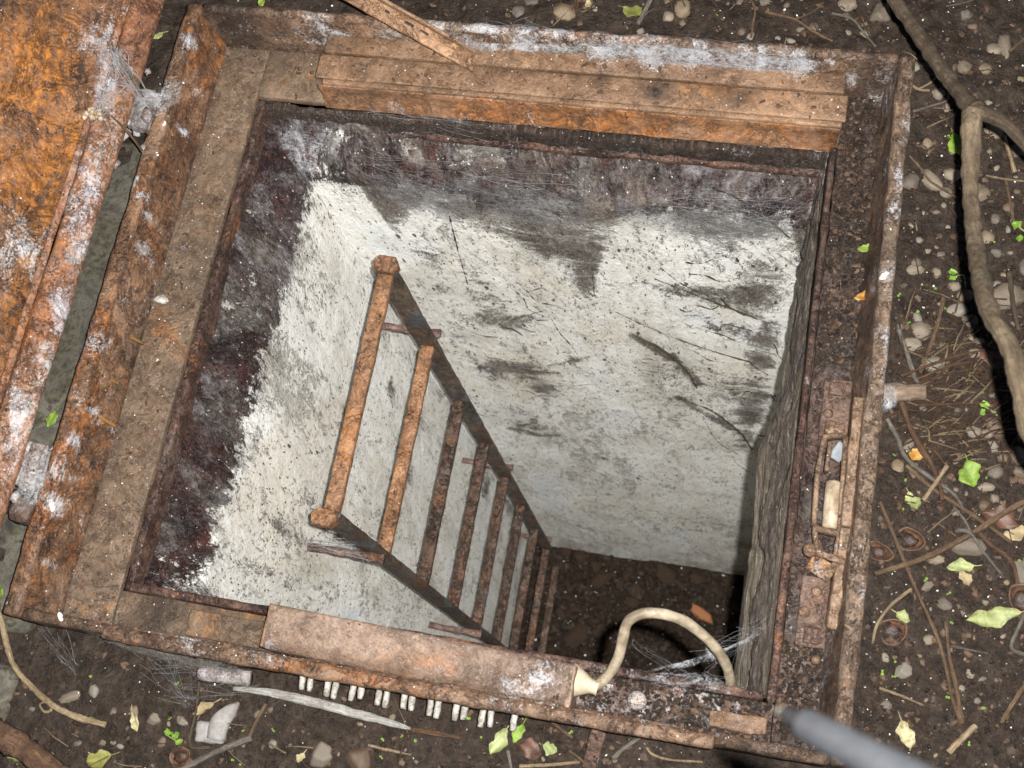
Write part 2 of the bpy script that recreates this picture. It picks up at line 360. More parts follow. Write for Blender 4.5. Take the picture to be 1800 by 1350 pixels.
def m_plaster(name, streak, smear=((1, 1, .4), (0, 0, 0))):
    n = N(name); sub = lambda x: n.math('SUBTRACT', x, .5)
    n.raw = n.co; n.co = n.map(streak); st = n.co; mad = lambda a, k, c: n.math('MULTIPLY_ADD', a, k, c)
    big = n.noise(2.6, 6, .65, .5); med = n.noise(10, 10, .75, .8, st); fine = n.noise(75, 7, .78, .3, st); vf = n.noise(240, 4, .75); str_ = n.noise(15, 10, .76, 1.2, n.map((1.3, 1.3, .8)))
    # white paint, warm to cool
    white = n.ramp(mad(sub(fine), .5, n.noise(5, 8, .7, .6)), [(.3, (.50, .475, .42)), (.44, (.67, .655, .61)), (.55, (.77, .765, .735)), (.70, (.62, .665, .71))])
    under = n.ramp(mad(sub(vf), .5, fine), [(.25, (.16, .145, .12)), (.45, (.40, .38, .335)), (.7, (.55, .52, .46))])
    fl = n.step(mad(sub(fine), .75, mad(sub(vf), .35, mad(sub(big), .5, med))), .29, .44)
    col = n.mix(mad(fl, .72, .28), under, white)
    cream = n.step(mad(sub(fine), .6, n.noise(4.3, 8, .72, .7, n.map((1, 1, 1), (0, 0, 1)))), .53, .62)
    col = n.mix(n.math('MULTIPLY', cream, .35), col, (.60, .52, .38))
    wear = n.step(mad(sub(fine), .9, str_), .57, .74)
    col = n.mix(n.math('MULTIPLY', wear, .6), col, (.2, .185, .155))
    col = n.mix(.55, col, n.ramp(mad(sub(vf), .8, fine), [(.2, .4), (.4, .97), (.75, 1.12)]), 'MULTIPLY')
    # brown wash
    sw = n.step(n.math('ADD', n.attr('stain'), mad(sub(n.noise(9, 10, .76, 1.0, st)), 1.8, n.math('MULTIPLY', sub(fine), .8))), .34, .85)
    col = n.mix(n.math('MULTIPLY', sw, .62), col, (.17, .13, .085))
    # soil and web grime, edges broken by noise
    sd = n.map(smear[0], smear[1], co=n.raw); smr = n.noise(10, 13, .8, 1.6, sd)
    dn = mad(sub(smr), 2.6, mad(sub(fine), 1.3, n.math('MULTIPLY', sub(vf), .8)))
    dm = n.math('MULTIPLY', n.step(n.math('ADD', n.attr('dirt'), dn), .44, .92), mad(n.step(smr, .35, .55), .3, .7))
    dcol = n.ramp(mad(sub(vf), .6, n.noise(22, 10, .78, .5)), [(.22, (.012, .009, .008)), (.42, (.06, .046, .038)), (.58, (.15, .122, .1)), (.8, (.32, .29, .26))])
    col = n.mix(n.math('MULTIPLY', dm, .95), col, dcol)
    # tar coat under lint
    tn = mad(sub(n.noise(13, 12, .8, .8)), 2.2, mad(sub(fine), 1.1, n.math('MULTIPLY', sub(vf), .5)))
    tm = n.step(n.math('ADD', n.attr('tar'), tn), .42, .68)
    tcol = n.ramp(mad(sub(vf), .5, n.noise(28, 8, .75)), [(.32, (.007, .005, .006)), (.52, (.026, .011, .011)), (.7, (.085, .028, .02)), (.85, (.16, .09, .06))])
    ld = mad(sub(fine), .6, mad(sub(vf), .5, mad(sub(n.noise(6, 13, .76, 1.2, st)), 2.0, .5)))
    lint = n.math('MULTIPLY', n.step(ld, .32, .78), .86)
    tcol = n.mix(lint, tcol, n.ramp(mad(sub(fine), .8, n.noise(9, 6, .7)), [(.3, (.032, .025, .021)), (.46, (.095, .08, .068)), (.6, (.165, .154, .152)), (.8, (.31, .312, .345))]))
    col = n.mix(tm, col, tcol)
    # fly specks, flecks
    e1 = n.step(n.noise(60, 8, .8, .6, n.map((1.4, 1.4, .9), (0, .5, 0))), .63, .69)
    spk = n.math('MAXIMUM', n.math('MAXIMUM', n.specks(75, .2, .12), n.specks(170, .24, .16)), e1)
    spk = n.math('MULTIPLY', spk, n.step(mad(sub(med), .6, big), .36, .5))
    col = n.mix(n.math('MULTIPLY', spk, .9), col, (.05, .034, .026))
    wsp = n.math('MULTIPLY', n.math('MAXIMUM', n.specks(300, .25, .035), n.specks(170, .17, .025)), n.math('MAXIMUM', tm, dm))
    col = n.mix(n.math('MULTIPLY', wsp, .8), col, (.6, .57, .54))
    h = mad(med, .5, mad(fine, .7, n.math('MULTIPLY', fl, .25)))
    h = mad(n.math('MAXIMUM', dm, n.math('MULTIPLY', tm, lint)), n.math('MULTIPLY', n.noise(80, 6, .78), .9), h)
    nm = n.bump(h, 1.0, .006); nm = n.bump(vf, .6, .002, nm)
    return n.fin(col, mad(n.math('MULTIPLY', tm, n.math('SUBTRACT', 1.0, lint)), -.45, .85), nm, .35)
M['plaster_side'] = m_plaster('whitewashed_side_wall', (1, 1, .36))
M['plaster_back'] = m_plaster('whitewashed_back_wall', (.9, 1, .36), ((.5, 1, .75), (0, .45, 0)))

def m_eroded(name='eroded_grey_crust', cols=((.014, .010, .008), (.06, .045, .036), (.15, .12, .095), (.34, .30, .25)), st=(3, .5, 2)):
    n = N(name); co = n.map(st); sub = lambda x: n.math('SUBTRACT', x, .5); mad = lambda a, k, c: n.math('MULTIPLY_ADD', a, k, c)
    a = n.noise(26, 11, .78, .8, co); b = n.noise(8, 10, .76, 1.2); c = n.noise(110, 6, .78, .2, co); e = n.noise(300, 4, .75)
    col = n.ramp(mad(sub(c), .9, mad(sub(e), .4, a)), [(.22, cols[0]), (.42, cols[1]), (.6, cols[2]), (.82, cols[3])])
    lint = n.step(mad(sub(c), .8, mad(sub(e), .6, mad(sub(n.noise(15, 12, .78, 1)), 1.3, .5))), .62, .9)
    col = n.mix(n.math('MULTIPLY', lint, .75), col, n.mix(n.step(b, .45, .6), (.3, .285, .27), (.37, .38, .44)))
    col = n.mix(n.math('MULTIPLY', n.specks(260, .22, .06), .8), col, (.6, .58, .55))
    nm = n.bump(mad(c, .6, a), 1.0, .009); nm = n.bump(e, .5, .002, nm)
    return n.fin(col, n.ramp(b, [(.35, .45), (.6, .8)]), nm, .4)
M['eroded'] = m_eroded()
M['old_board'] = m_eroded('weathered_grey_board', ((.018, .013, .010), (.085, .064, .046), (.23, .185, .135), (.46, .41, .32)), (5, .22, 5))

M['dark_crust'] = m_eroded('dark_brown_crust', ((.009, .006, .005), (.03, .02, .015), (.075, .05, .036), (.2, .155, .12)), (3, .5, 2))
def m_soil(name, k=1.0, spec=.22):
    n = N(name)
    a = n.noise(9, 10, .7); b = n.noise(70, 8, .75); c = n.noise(3.1, 4, .6)
    col = n.ramp(b, [(.28, (.012 * k, .0085 * k, .0065 * k)), (.47, (.038 * k, .026 * k, .0185 * k)), (.6, (.068 * k, .047 * k, .033 * k)), (.8, (.125 * k, .09 * k, .066 * k))])
    col = n.mix(n.math('MULTIPLY', n.step(a, .45, .65), .6), col, n.ramp(b, [(.3, (.022 * k, .016 * k, .012 * k)), (.7, (.085 * k, .062 * k, .047 * k))]))
    col = n.mix(n.math('MULTIPLY', n.step(n.noise(30, 6, .7), .6, .7), .7), col, (.075 * k, .036 * k, .02 * k))
    col = n.mix(n.math('MULTIPLY', n.specks(210, .17, .035), .8), col, (.55, .5, .42))
    h = n.math('ADD', n.math('MULTIPLY', b, .8), n.math('MULTIPLY', n.noise(210, 5, .75), .6))
    nm = n.bump(h, .9, .006)
    return n.fin(col, n.ramp(n.noise(45, 5, .7), [(.35, .38), (.6, .85)]), nm, spec)
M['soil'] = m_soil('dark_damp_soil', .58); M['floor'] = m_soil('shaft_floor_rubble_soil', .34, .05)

def m_concrete():
    n = N('mossy_pale_concrete')
    a = n.noise(22, 9, .7, .4); b = n.noise(8, 6, .65); c = n.noise(120, 5, .7)
    col = n.ramp(a, [(.36, (.03, .026, .02)), (.5, (.085, .077, .06)), (.68, (.22, .205, .17))])
    col = n.mix(n.step(n.math('MULTIPLY_ADD', n.math('SUBTRACT', a, .5)  , 2.4, b), .44, .60), col, n.ramp(c, [(.3, (.016, .013, .01)), (.7, (.085, .075, .05))]))
    col = n.mix(n.math('MULTIPLY', n.step(n.noise(15, 6, .7), .6, .68), .5), col, (.08, .11, .03))
    return n.fin(col, .85, n.bump(n.math('ADD', a, n.math('MULTIPLY', c, .5)), .8, .005), .3)
M['concrete'] = m_concrete()

def m_bark(name, dark, mid, light, sc=(10, 5, 1), green=0.0):
    n = N(name); co = n.map((28, 6, 1), co=n.uv)
    r = n.t.nodes.new('ShaderNodeVectorMath'); r.operation = 'ADD'; n.L(co, r.inputs[0]); cb = n.t.nodes.new('ShaderNodeCombineXYZ'); n.L(n.math('MULTIPLY', n.rand, 40.0), cb.inputs[0]); n.L(cb.outputs[0], r.inputs[1])
    a = n.noise(1.6, 9, .72, .6, r.outputs[0]); b = n.noise(34, 6, .7); c = n.noise(120, 5, .7)
    col = n.ramp(n.math('ADD', n.math('MULTIPLY', a, .6), n.math('MULTIPLY', b, .4)), [(.3, dark), (.5, mid), (.66, light)])
    if green: col = n.mix(n.math('MULTIPLY', n.step(n.noise(12, 6, .7), .52, .66), green), col, (.19, .21, .13))
    col = n.mix(.6, col, n.ramp(c, [(.3, .55), (.6, 1.05)]), 'MULTIPLY')
    return n.fin(col, .75, n.bump(n.math('ADD', a, n.math('MULTIPLY', c, .6)), 1.0, .005), .35)
M['bark'] = m_bark('grey_brown_bark', (.055, .038, .024), (.155, .112, .07), (.3, .235, .155), green=.25)
M['bark_dark'] = m_bark('dark_bark', (.025, .018, .012), (.085, .06, .038), (.17, .125, .08), green=.2)
M['twig'] = m_bark('dry_brown_twig', (.045, .026, .015), (.14, .086, .048), (.28, .19, .115))
M['twig_grey'] = m_bark('grey_weathered_twig', (.05, .042, .034), (.15, .128, .104), (.3, .265, .225))
M['twig_red'] = m_bark('reddish_twig', (.03, .014, .009), (.095, .05, .028), (.21, .125, .07))
M['straw'] = m_bark('pale_straw', (.13, .085, .045), (.31, .225, .13), (.48, .38, .25))
M['wood_cut'] = m_bark('pale_cut_wood', (.08, .052, .034), (.21, .148, .1), (.36, .275, .2))
M['straw_orange'] = m_bark('orange_straw', (.16, .08, .02), (.32, .17, .045), (.42, .26, .08))
M['white_root'] = m_bark('bleached_root', (.14, .11, .085), (.36, .34, .31), (.55, .54, .52))

def m_pebble():
    n = N('river_pebble')
    a = n.noise(26, 7, .65, .4); b = n.noise(70, 6, .7)
    base = n.ramp(n.rand, [(0, (.27, .22, .16)), (.2, (.19, .15, .11)), (.38, (.3, .27, .22)), (.55, (.34, .25, .15)), (.7, (.2, .175, .15)), (.85, (.24, .15, .09)), (1, (.38, .33, .25))])
    col = n.mix(.85, base, n.ramp(a, [(.3, .35), (.5, .85), (.72, 1.15)]), 'MULTIPLY')
    # soil smeared low on the stone
    ge = n.t.nodes.new('ShaderNodeNewGeometry'); sp = n.t.nodes.new('ShaderNodeSeparateXYZ'); n.L(ge.outputs['Position'], sp.inputs[0])
    mud = n.step(n.math('ADD', n.math('MULTIPLY_ADD', n.math('SUBTRACT', n.noise(240, 4, .75), .5), .6, b), n.math('MULTIPLY', n.rand, .14)), .5, .62)
    col = n.mix(n.math('MULTIPLY', mud, .85), col, (.03, .022, .016))
    return n.fin(col, n.ramp(b, [(.3, .4), (.7, .75)]), n.bump(n.math('ADD', a, b), .3, .002), .4)
M['pebble'] = m_pebble()
def m_leaf(name, c1, c2, spot=(.12, .07, .03), sp=.5):
    n = N(name); a = n.noise(45, 8, .7, .5); b = n.noise(180, 5, .75)
    col = n.mix(n.step(a, .38, .62), c1, c2)
    col = n.mix(n.math('MULTIPLY', n.step(n.math('MULTIPLY_ADD', n.math('SUBTRACT', b, .5), .8, n.noise(60, 8, .75, 1)), .55, .68), sp), col, spot)
    col = n.mix(.5, col, n.ramp(b, [(.3, .6), (.6, 1.1)]), 'MULTIPLY')
    n.fin(col, .5, n.bump(n.math('ADD', a, b), .6, .002), .4)
    t = n.t.nodes.new('ShaderNodeBsdfTranslucent'); n.L(col, t.inputs[0]); mx = n.t.nodes.new('ShaderNodeMixShader'); mx.inputs[0].default_value = .2
    n.L(n.b.outputs[0], mx.inputs[1]); n.L(t.outputs[0], mx.inputs[2]); n.L(mx.outputs[0], n.out.inputs[0]); return n.m
def m_plain(name, c1, c2, sc=30, rough=.7, bump=.4, spec=.4, metal=0.0, trans=0.0):
    n = N(name); a = n.noise(sc, 7, .68, .3); b = n.noise(sc * 5, 5, .7)
    col = n.mix(n.step(n.math('ADD', n.math('MULTIPLY', a, .7), n.math('MULTIPLY', b, .3)), .36, .64), c1, c2)
    m = n.fin(col, rough, n.bump(n.math('ADD', a, b), bump, .0015), spec, metal)
    if trans:
        n.b.inputs['Transmission Weight'].default_value = 0
        t = n.t.nodes.new('ShaderNodeBsdfTranslucent'); n.L(col, t.inputs[0]); mx = n.t.nodes.new('ShaderNodeMixShader'); mx.inputs[0].default_value = trans
        n.L(n.b.outputs[0], mx.inputs[1]); n.L(t.outputs[0], mx.inputs[2]); n.L(mx.outputs[0], n.out.inputs[0])
    return m
M['leaf_green'] = m_leaf('fresh_green_leaf', (.12, .2, .022), (.24, .35, .05), (.2, .17, .04), .4)
M['leaf_pale'] = m_leaf('pale_yellow_green_leaf', (.22, .26, .095), (.4, .43, .19), (.2, .15, .07), .6)
M['leaf_cream'] = m_leaf('cream_dry_leaf', (.32, .28, .13), (.52, .47, .28), (.16, .1, .05), .7)
M['leaf_tan'] = m_plain('tan_dry_leaf', (.2, .15, .08), (.38, .3, .17), 50, .65, .5, .3, 0, .15)
M['leaf_brown'] = m_plain('brown_rotting_leaf', (.05, .025, .016), (.13, .06, .035), 40, .5, .6, .4, 0, .1)
M['leaf_olive'] = m_plain('olive_dying_leaf', (.12, .13, .03), (.24, .23, .06), 40, .55, .5, .4, 0, .2)
M['leaf_amber'] = m_plain('amber_dead_leaf', (.3, .14, .02), (.46, .26, .06), 40, .45, .4, .5, 0, .2)
M['seedling'] = m_plain('bright_seedling_green', (.11, .22, .02), (.2, .34, .04), 80, .45, .2, .4, 0, .3)
M['scale'] = m_plain('loose_rust_scale', (.04, .02, .012), (.14, .075, .042), 60, .7, .6, .3)
M['shell'] = m_plain('brown_nut_shell', (.03, .015, .009), (.13, .07, .04), 45, .6, .7, .4)
M['shell_in'] = m_plain('dark_nut_shell_inside', (.015, .009, .007), (.07, .032, .02), 60, .5, .8, .4)
M['conduit'] = m_plain('cream_cable_sheath', (.15, .115, .075), (.44, .37, .265), 18, .55, .35, .35)
M['gland'] = m_plain('cream_cable_gland', (.36, .3, .2), (.56, .5, .38), 30, .6, .3, .35)
M['pin'] = m_plain('lime_crusted_pin', (.17, .15, .125), (.47, .44, .395), 90, .75, .6, .3)
M['mortar'] = m_plain('grey_chipped_stone', (.16, .15, .14), (.3, .285, .27), 28, .75, .5, .3)
M['brick'] = m_plain('orange_brick_chip', (.14, .055, .02), (.27, .11, .045), 40, .8, .6, .3)
M['rubble'] = m_plain('brown_rubble', (.009, .006, .005), (.045, .03, .02), 30, .8, .7, .06)
M['fleck'] = m_plain('white_flecks', (.55, .53, .5), (.78, .76, .72), 80, .5, .3, .5)
M['crumb'] = m_plain('dark_soil_crumbs', (.011, .008, .006), (.042, .029, .021), 60, .7, .6, .15)
M['humus'] = m_plain('brown_litter_bits', (.03, .018, .011), (.105, .06, .034), 50, .65, .5, .35)
M['roller'] = m_plain('cream_porcelain_roller', (.2, .14, .085), (.47, .40, .29), 30, .5, .5, .5)
M['hole'] = m_plain('slot_dark', (.008, .006, .005), (.02, .014, .011), 60, .5, .4, .4)  # near-black colour stands in for the shade inside the slots
M['slate'] = m_plain('blue_grey_flake', (.16, .17, .19), (.3, .31, .33), 40, .6, .4, .4)
M['pole'] = m_plain('brushed_grey_metal', (.16, .175, .2), (.24, .26, .29), 60, .3, .1, .9, .6)
M['pole_tip'] = m_plain('worn_pole_tip', (.3, .27, .2), (.45, .42, .33), 60, .6, .3, .4)
M['pole_dark'] = m_plain('dark_pole_collar', (.03, .032, .035), (.07, .075, .08), 60, .4, .3, .5)
def m_web():
    n = N('cobweb_threads')
    tr = n.t.nodes.new('ShaderNodeBsdfTransparent'); mx = n.t.nodes.new('ShaderNodeMixShader')
    n.fin(n.mix(n.noise(30, 3), (.3, .29, .28), (.5, .51, .55)), .6, None, .3)
    n.L(n.ramp(n.noise(45, 6, .7), [(.3, .12), (.65, .75)]), mx.inputs[0]); n.L(tr.outputs[0], mx.inputs[1]); n.L(n.b.outputs[0], mx.inputs[2]); n.L(mx.outputs[0], n.out.inputs[0])
    return n.m
M['web'] = m_web()
def m_lint(name, c1, c2, lo, hi):
    n = N(name)
    tr = n.t.nodes.new('ShaderNodeBsdfTransparent'); mx = n.t.nodes.new('ShaderNodeMixShader')
    n.fin(n.mix(n.noise(40, 4), c1, c2), .8, n.bump(n.noise(90, 6, .75), .8, .004), .2)
    f = n.math('MULTIPLY', n.step(n.math('MULTIPLY_ADD', n.math('SUBTRACT', n.noise(160, 6, .8, 2.0), .5), .8, n.noise(30, 10, .8, 2.2)), lo, hi + .06), n.math('MULTIPLY', n.attr('cover'), .85))
    n.L(f, mx.inputs[0]); n.L(tr.outputs[0], mx.inputs[1]); n.L(n.b.outputs[0], mx.inputs[2]); n.L(mx.outputs[0], n.out.inputs[0])
    return n.m
M['lint'] = m_lint('dusty_web_film', (.34, .335, .33), (.52, .535, .58), .37, .66)
M['lint_brown'] = m_lint('brown_dusty_web_film', (.14, .12, .1), (.3, .275, .245), .34, .6)

# ================================================================== SETTING: ground, shaft
HX0, HX1, HY0, HY1 = 0.0, 1.0, 0.0, 0.885      # outer rim rectangle
XL, XR, YF, YB, FLOOR = 0.152, 0.914, 0.066, 0.728, -3.08

def ground():
    def axis(lo, hi, fine, extra):
        m = np.arange(lo, hi + 1e-6, fine)
        a = [lo - e for e in extra][::-1]; b = [m[-1] + e for e in extra]
        return np.concatenate([a, m, b])
    ex = [.03, .08, .18, .4, .9, 2, 4, 8, 16, 32, 70]
    X = axis(-.40, 1.42, .007, ex); Y = axis(-.42, 1.26, .007, ex)
    # make cell borders land inside the rim plates
    for t in (HX0 + .006, HX1 - .006): X[np.argmin(abs(X - t))] = t
    for t in (HY0 + .006, HY1 - .006): Y[np.argmin(abs(Y - t))] = t
    gx, gy = np.meshgrid(X, Y, indexing='ij'); P = np.stack([gx.ravel(), gy.ravel(), np.zeros(gx.size)], 1)
    far = np.maximum(np.maximum(-.4 - P[:, 0], P[:, 0] - 1.4), np.maximum(-.4 - P[:, 1], P[:, 1] - 1.25))
    z = vnoise(P, 4.5, 3, 3.3) * .009 + vnoise(P, 24, 4, 9.1) * .008 + vnoise(P, 80, 3, 5) * .003
    z = np.where(far > .5, vnoise(P, .8, 2, 1) * .04, z)
    # soil banks up on the right-hand and far rim
    z += .022 * np.exp(-np.maximum(P[:, 0] - 1.0, 0) / .09) * (P[:, 0] > .99)
    z += .012 * np.exp(-np.maximum(P[:, 1] - .885, 0) / .06) * (P[:, 1] > .88)
    z -= .012 * np.exp(-np.maximum(-P[:, 1], 0) / .03) * (P[:, 1] < .005)
    P[:, 2] = GZ + z
    ny = len(Y); F = []
    for i in range(len(X) - 1):
        xm = (X[i] + X[i + 1]) / 2
        for j in range(ny - 1):
            ym = (Y[j] + Y[j + 1]) / 2
            if HX0 + .006 < xm < HX1 - .006 and HY0 + .006 < ym < HY1 - .006: continue
            F.append((i * ny + j, (i + 1) * ny + j, (i + 1) * ny + j + 1, i * ny + j + 1))
    o = obj('ground', (P, F), M['soil'], loc=(0, 0, 0)); tag(o, 'dark damp soil around the hatch', None, None, 'structure')
    global GTREE
    from mathutils.bvhtree import BVHTree
    GTREE = BVHTree.FromPolygons([Vector(p) for p in P], F)
    return o
GTREE = None
ground()
def gz(x, y):
    h = GTREE.ray_cast(Vector((x, y, .5)), Vector((0, 0, -1)))
    return h[0].z if h[0] is not None else GZ
def gp(u, v, up=0.0):
    p = g(u, v); p = g(u, v, gz(p[0], p[1])); p[2] = gz(p[0], p[1]) + up; return p

def wall_grid(pu, pv, fn):
    U, Vv = np.meshgrid(pu, pv, indexing='ij'); nu, nv = U.shape
    P = fn(U.ravel(), Vv.ravel()); idx = np.arange(nu * nv).reshape(nu, nv)
    F = np.stack([idx[:-1, :-1], idx[1:, :-1], idx[1:, 1:], idx[:-1, 1:]], -1).reshape(-1, 4)
    return P, [tuple(f) for f in F]
# s = distance down the profile: ledge underside -> slope -> vertical wall
ztop, zs = -.088, -.2
zz = np.concatenate([np.linspace(ztop, zs, 14), np.linspace(zs - .008, -1.2, 110), np.linspace(-1.22, FLOOR - .05, 70)])
def inset(z, ledge, wall): 
    t = np.clip((z - ztop) / (zs - ztop), 0, 1); t = t * t * (3 - 2 * t) * .55 + t * .45
    return ledge + (wall - ledge) * t

shaft = thing('concrete_shaft', 'deep whitewashed square shaft under the rusted hatch frame', 'shaft', (.53, .4, FLOOR))
# back wall
yb_led = HY1 - .1018
def f_back(x, z):
    y = inset(z, yb_led + .004, YB); P = np.stack([x, y, z], 1)
    Q = P * np.array([1, 1, .3]); P[:, 1] -= vnoise(Q, 5, 3, 2.2) * .006 + vnoise(Q, 40, 3, 7) * .0014
    return P
bw = obj('back_wall', wall_grid(np.linspace(XL - .06, XR + .33, 150), zz, lambda x, z: f_back(x, z)), M['plaster_back'], shaft)
P = wverts(bw)
edge_px = [(520, 318), (560, 320), (640, 330), (690, 405), (720, 380), (760, 365), (800, 385), (850, 408), (905, 425), (950, 455), (1000, 468), (1025, 480), (1043, 525), (1058, 452), (1095, 400), (1160, 388), (1205, 402), (1240, 425), (1280, 395), (1330, 398), (1390, 396), (1402, 480)]
E_ = np.array([hit(u, v, 1, YB) for u, v in edge_px]); ez = np.interp(P[:, 0], E_[:, 0], E_[:, 2])
dirt = np.clip((P[:, 2] - ez) / .11 + .45, .1, 1)
def bpx(u, v): return hit(u, v, 1, YB)
DL = []
for u, v, ru, rv, s in [(870, 560, 75, 26, .75), (905, 650, 80, 24, .9), (955, 680, 40, 14, .8), (850, 640, 45, 40, .6), (760, 560, 50, 40, .35), (935, 752, 45, 22, .75), (900, 735, 50, 26, .5), (1000, 770, 50, 30, .3),
                        (1060, 800, 26, 12, .6), (1025, 490, 22, 40, .95), (830, 490, 40, 26, .5), (780, 500, 40, 20, .5), (1230, 450, 45, 16, .65), (1290, 430, 60, 30, .6), (1170, 505, 70, 12, .55), (1250, 520, 80, 14, .85), (1320, 525, 60, 30, 1.0), (1350, 480, 45, 40, .8),
                        (1120, 440, 40, 10, .4), (800, 600, 60, 60, .5), (880, 600, 70, 60, .42), (1230, 640, 90, 40, .38), (1270, 480, 90, 40, .45), (1290, 700, 60, 60, .5), (760, 450, 50, 30, .5), (980, 600, 60, 40, .28), (1100, 760, 90, 30, .26), (1000, 700, 120, 60, .26), (1200, 560, 120, 60, .3), (840, 520, 60, 40, .5), (1150, 640, 60, 30, .3), (1050, 860, 160, 40, .22), (1240, 930, 90, 40, .3), (1340, 620, 34, 60, 1.0), (1300, 590, 60, 22, .7), (1320, 720, 30, 50, 1.0), (1310, 770, 18, 40, .8)]:
    c = bpx(u, v); du = np.linalg.norm(bpx(u + 10, v) - c) / 10; dv = abs(bpx(u, v + 10)[2] - c[2]) / 10
    DL.append((c, (ru * du, .2, rv * dv), s))
dirt = np.maximum(dirt, blobs(P, DL))
for a, b, w, s in [((1115, 590), (1180, 630), .012, .95), ((1180, 625), (1225, 675), .014, .95), ((1195, 700), (1320, 775), .016, .95), ((1090, 560), (1330, 650), .01, .45), ((1140, 500), (1340, 560), .014, .7), ((1190, 730), (1290, 745), .012, .6), ((1240, 830), (1320, 830), .01, .3), ((940, 650), (1060, 620), .007, .6), ((930, 680), (1050, 675), .006, .5)]:
    d = segd(P, bpx(*a), bpx(*b)); dirt = np.maximum(dirt, s * np.exp(-(d / w * .8) ** 2))
tar = np.clip((P[:, 2] + .21) / .05 + .5, 0, .85) * .8
tar = np.maximum(tar, blobs(P, [(bpx(500, 300), (.09, .3, .1), 1.0), (bpx(700, 300), (.12, .3, .1), .62), (bpx(900, 330), (.1, .3, .09), .75), (bpx(1010, 350), (.1, .3, .08), .6), (bpx(1160, 350), (.1, .3, .08), .5), (bpx(1320, 370), (.15, .3, .06), .6)]))
tar *= np.clip((P[:, 2] - ez) / .03 + .5, 0, 1)
tar = np.where(P[:, 2] > -.2, np.maximum(tar, .5 + .3 * vnoise(P, 7, 2, 4)), tar)
stain = .11 + .3 * np.clip((P[:, 0] - .6) / .3, 0, 1) * np.clip((-P[:, 2] - 1.2) / .8, 0, 1) + .35 * np.clip((-P[:, 2] - 2.6) / .4, 0, 1)
stain = np.maximum(stain, blobs(P, [(bpx(1250, 870), (.15, .3, .06), .6), (bpx(1120, 980), (.3, .3, .1), .45)]))
setattr_v(bw, 'dirt', dirt); setattr_v(bw, 'tar', tar); setattr_v(bw, 'stain', stain)
# left wall
def f_left(y, z):
    x = inset(z, .1, XL); P = np.stack([x, y, z], 1)
    Q = P * np.array([1, 1, .3]); P[:, 0] += vnoise(Q, 5, 3, 8.2) * .006 + vnoise(Q, 40, 3, 17) * .0014
    return P
lw = obj('left_wall', wall_grid(np.linspace(.045, yb_led + .03, 110), zz, f_left), M['plaster_side'], shaft)
P = wverts(lw)
b1, b2 = hit(545, 320, 0, XL), hit(365, 990, 0, XL)
ez = np.interp(P[:, 1], [0, b2[1], b1[1], .9], [b2[2] + .05, b2[2] - .01, b1[2] - .02, b1[2] - .02])
tar = np.clip((P[:, 2] - ez) / .085 + .55, 0, 1) * np.interp(P[:, 1], [0, .1, .15, .9], [.78, .8, .84, .9])
def lpx(u, v): return hit(u, v, 0, XL)
DL = []
for u, v, ru, rv, s in [(700, 650, 40, 20, .55), (690, 700, 26, 50, .7), (640, 600, 30, 14, .4), (740, 740, 30, 40, .55), (700, 830, 30, 60, .65), (760, 800, 40, 14, .5), (850, 850, 20, 40, .7), (500, 930, 70, 22, .7), (590, 940, 60, 18, .75), (680, 420, 24, 20, .7), (655, 500, 20, 26, .4), (480, 1010, 60, 20, .45), (560, 790, 20, 16, .4), (900, 890, 20, 50, .6)]:
    c = lpx(u, v); du = abs(lpx(u + 10, v)[2] - c[2]) / 10; dv = abs(lpx(u, v + 10)[1] - c[1]) / 10
    DL.append((c, (.2, max(rv * dv, .012), max(ru * du, .012)), s))
dirt = np.maximum(.04 + .1 * np.clip((-P[:, 2] - .9) / 1., 0, 1), blobs(P, DL))
dirt = np.maximum(dirt, np.clip((.17 - P[:, 1]) / .1, 0, 1) * .38)
dirt = np.maximum(dirt, np.clip((.14 - P[:, 1]) / .05, 0, 1) * np.clip((P[:, 2] + .32) / .1, 0, 1) * .7)
dirt = np.maximum(dirt, np.clip((P[:, 2] + .38) / .2, 0, 1) * .5)
setattr_v(lw, 'dirt', dirt); setattr_v(lw, 'tar', tar); setattr_v(lw, 'stain', .13 + 0 * tar + .4 * np.clip((-P[:, 2] - 2.5) / .5, 0, 1))
# right wall, with a weathered collar board and ragged crust leaning in under the right lip
def f_right(y, z):
    P = np.stack([np.full(len(y), .936), y, z], 1); P[:, 0] -= vnoise(P, 7, 3, 12.2) * .006; return P
rw = obj('right_wall', wall_grid(np.linspace(.02, YB + .04, 60), np.linspace(-.1, FLOOR - .05, 120), f_right), M['plaster_side'], shaft)
P = wverts(rw); setattr_v(rw, 'dirt', .3 + 0 * P[:, 0]); setattr_v(rw, 'tar', 0 * P[:, 0]); setattr_v(rw, 'stain', .3 + 0 * P[:, 0])
def board_edge(y):
    e = np.interp(y, [0, .40, .43, .47, .56, .66, .74, .8], [.877, .874, .880, .893, .898, .899, .906, .908])
    q = np.stack([0 * y, y, 0 * y], 1); return e + vnoise(q, 30, 4, 4.4) * .0028 + vnoise(q, 9, 2, 1) * .002
def f_board(y, t):
    ex = board_edge(y); x = np.interp(t, [0, .72, .8, 1], [0, 1, 1.02, .2]); z = np.interp(t, [0, .72, .8, 1], [-.095, -.245, -.262, -.272])
    P = np.stack([.914 + (ex - .914) * x, y, z], 1)
    k = vnoise(P * np.array([1, .12, 1]), 60, 4, 3.1) * .0042 + vnoise(P * np.array([1, .3, 1]), 14, 4, 8) * .005
    P[:, 0] -= k * np.clip(t * 5, 0, 1); P[:, 2] += k * .6; return P
obj('collar_board', wall_grid(np.linspace(.066, .8, 220), np.linspace(0, 1, 44), f_board), M['old_board'], shaft, label='weathered grey timber board lining the right side of the opening')
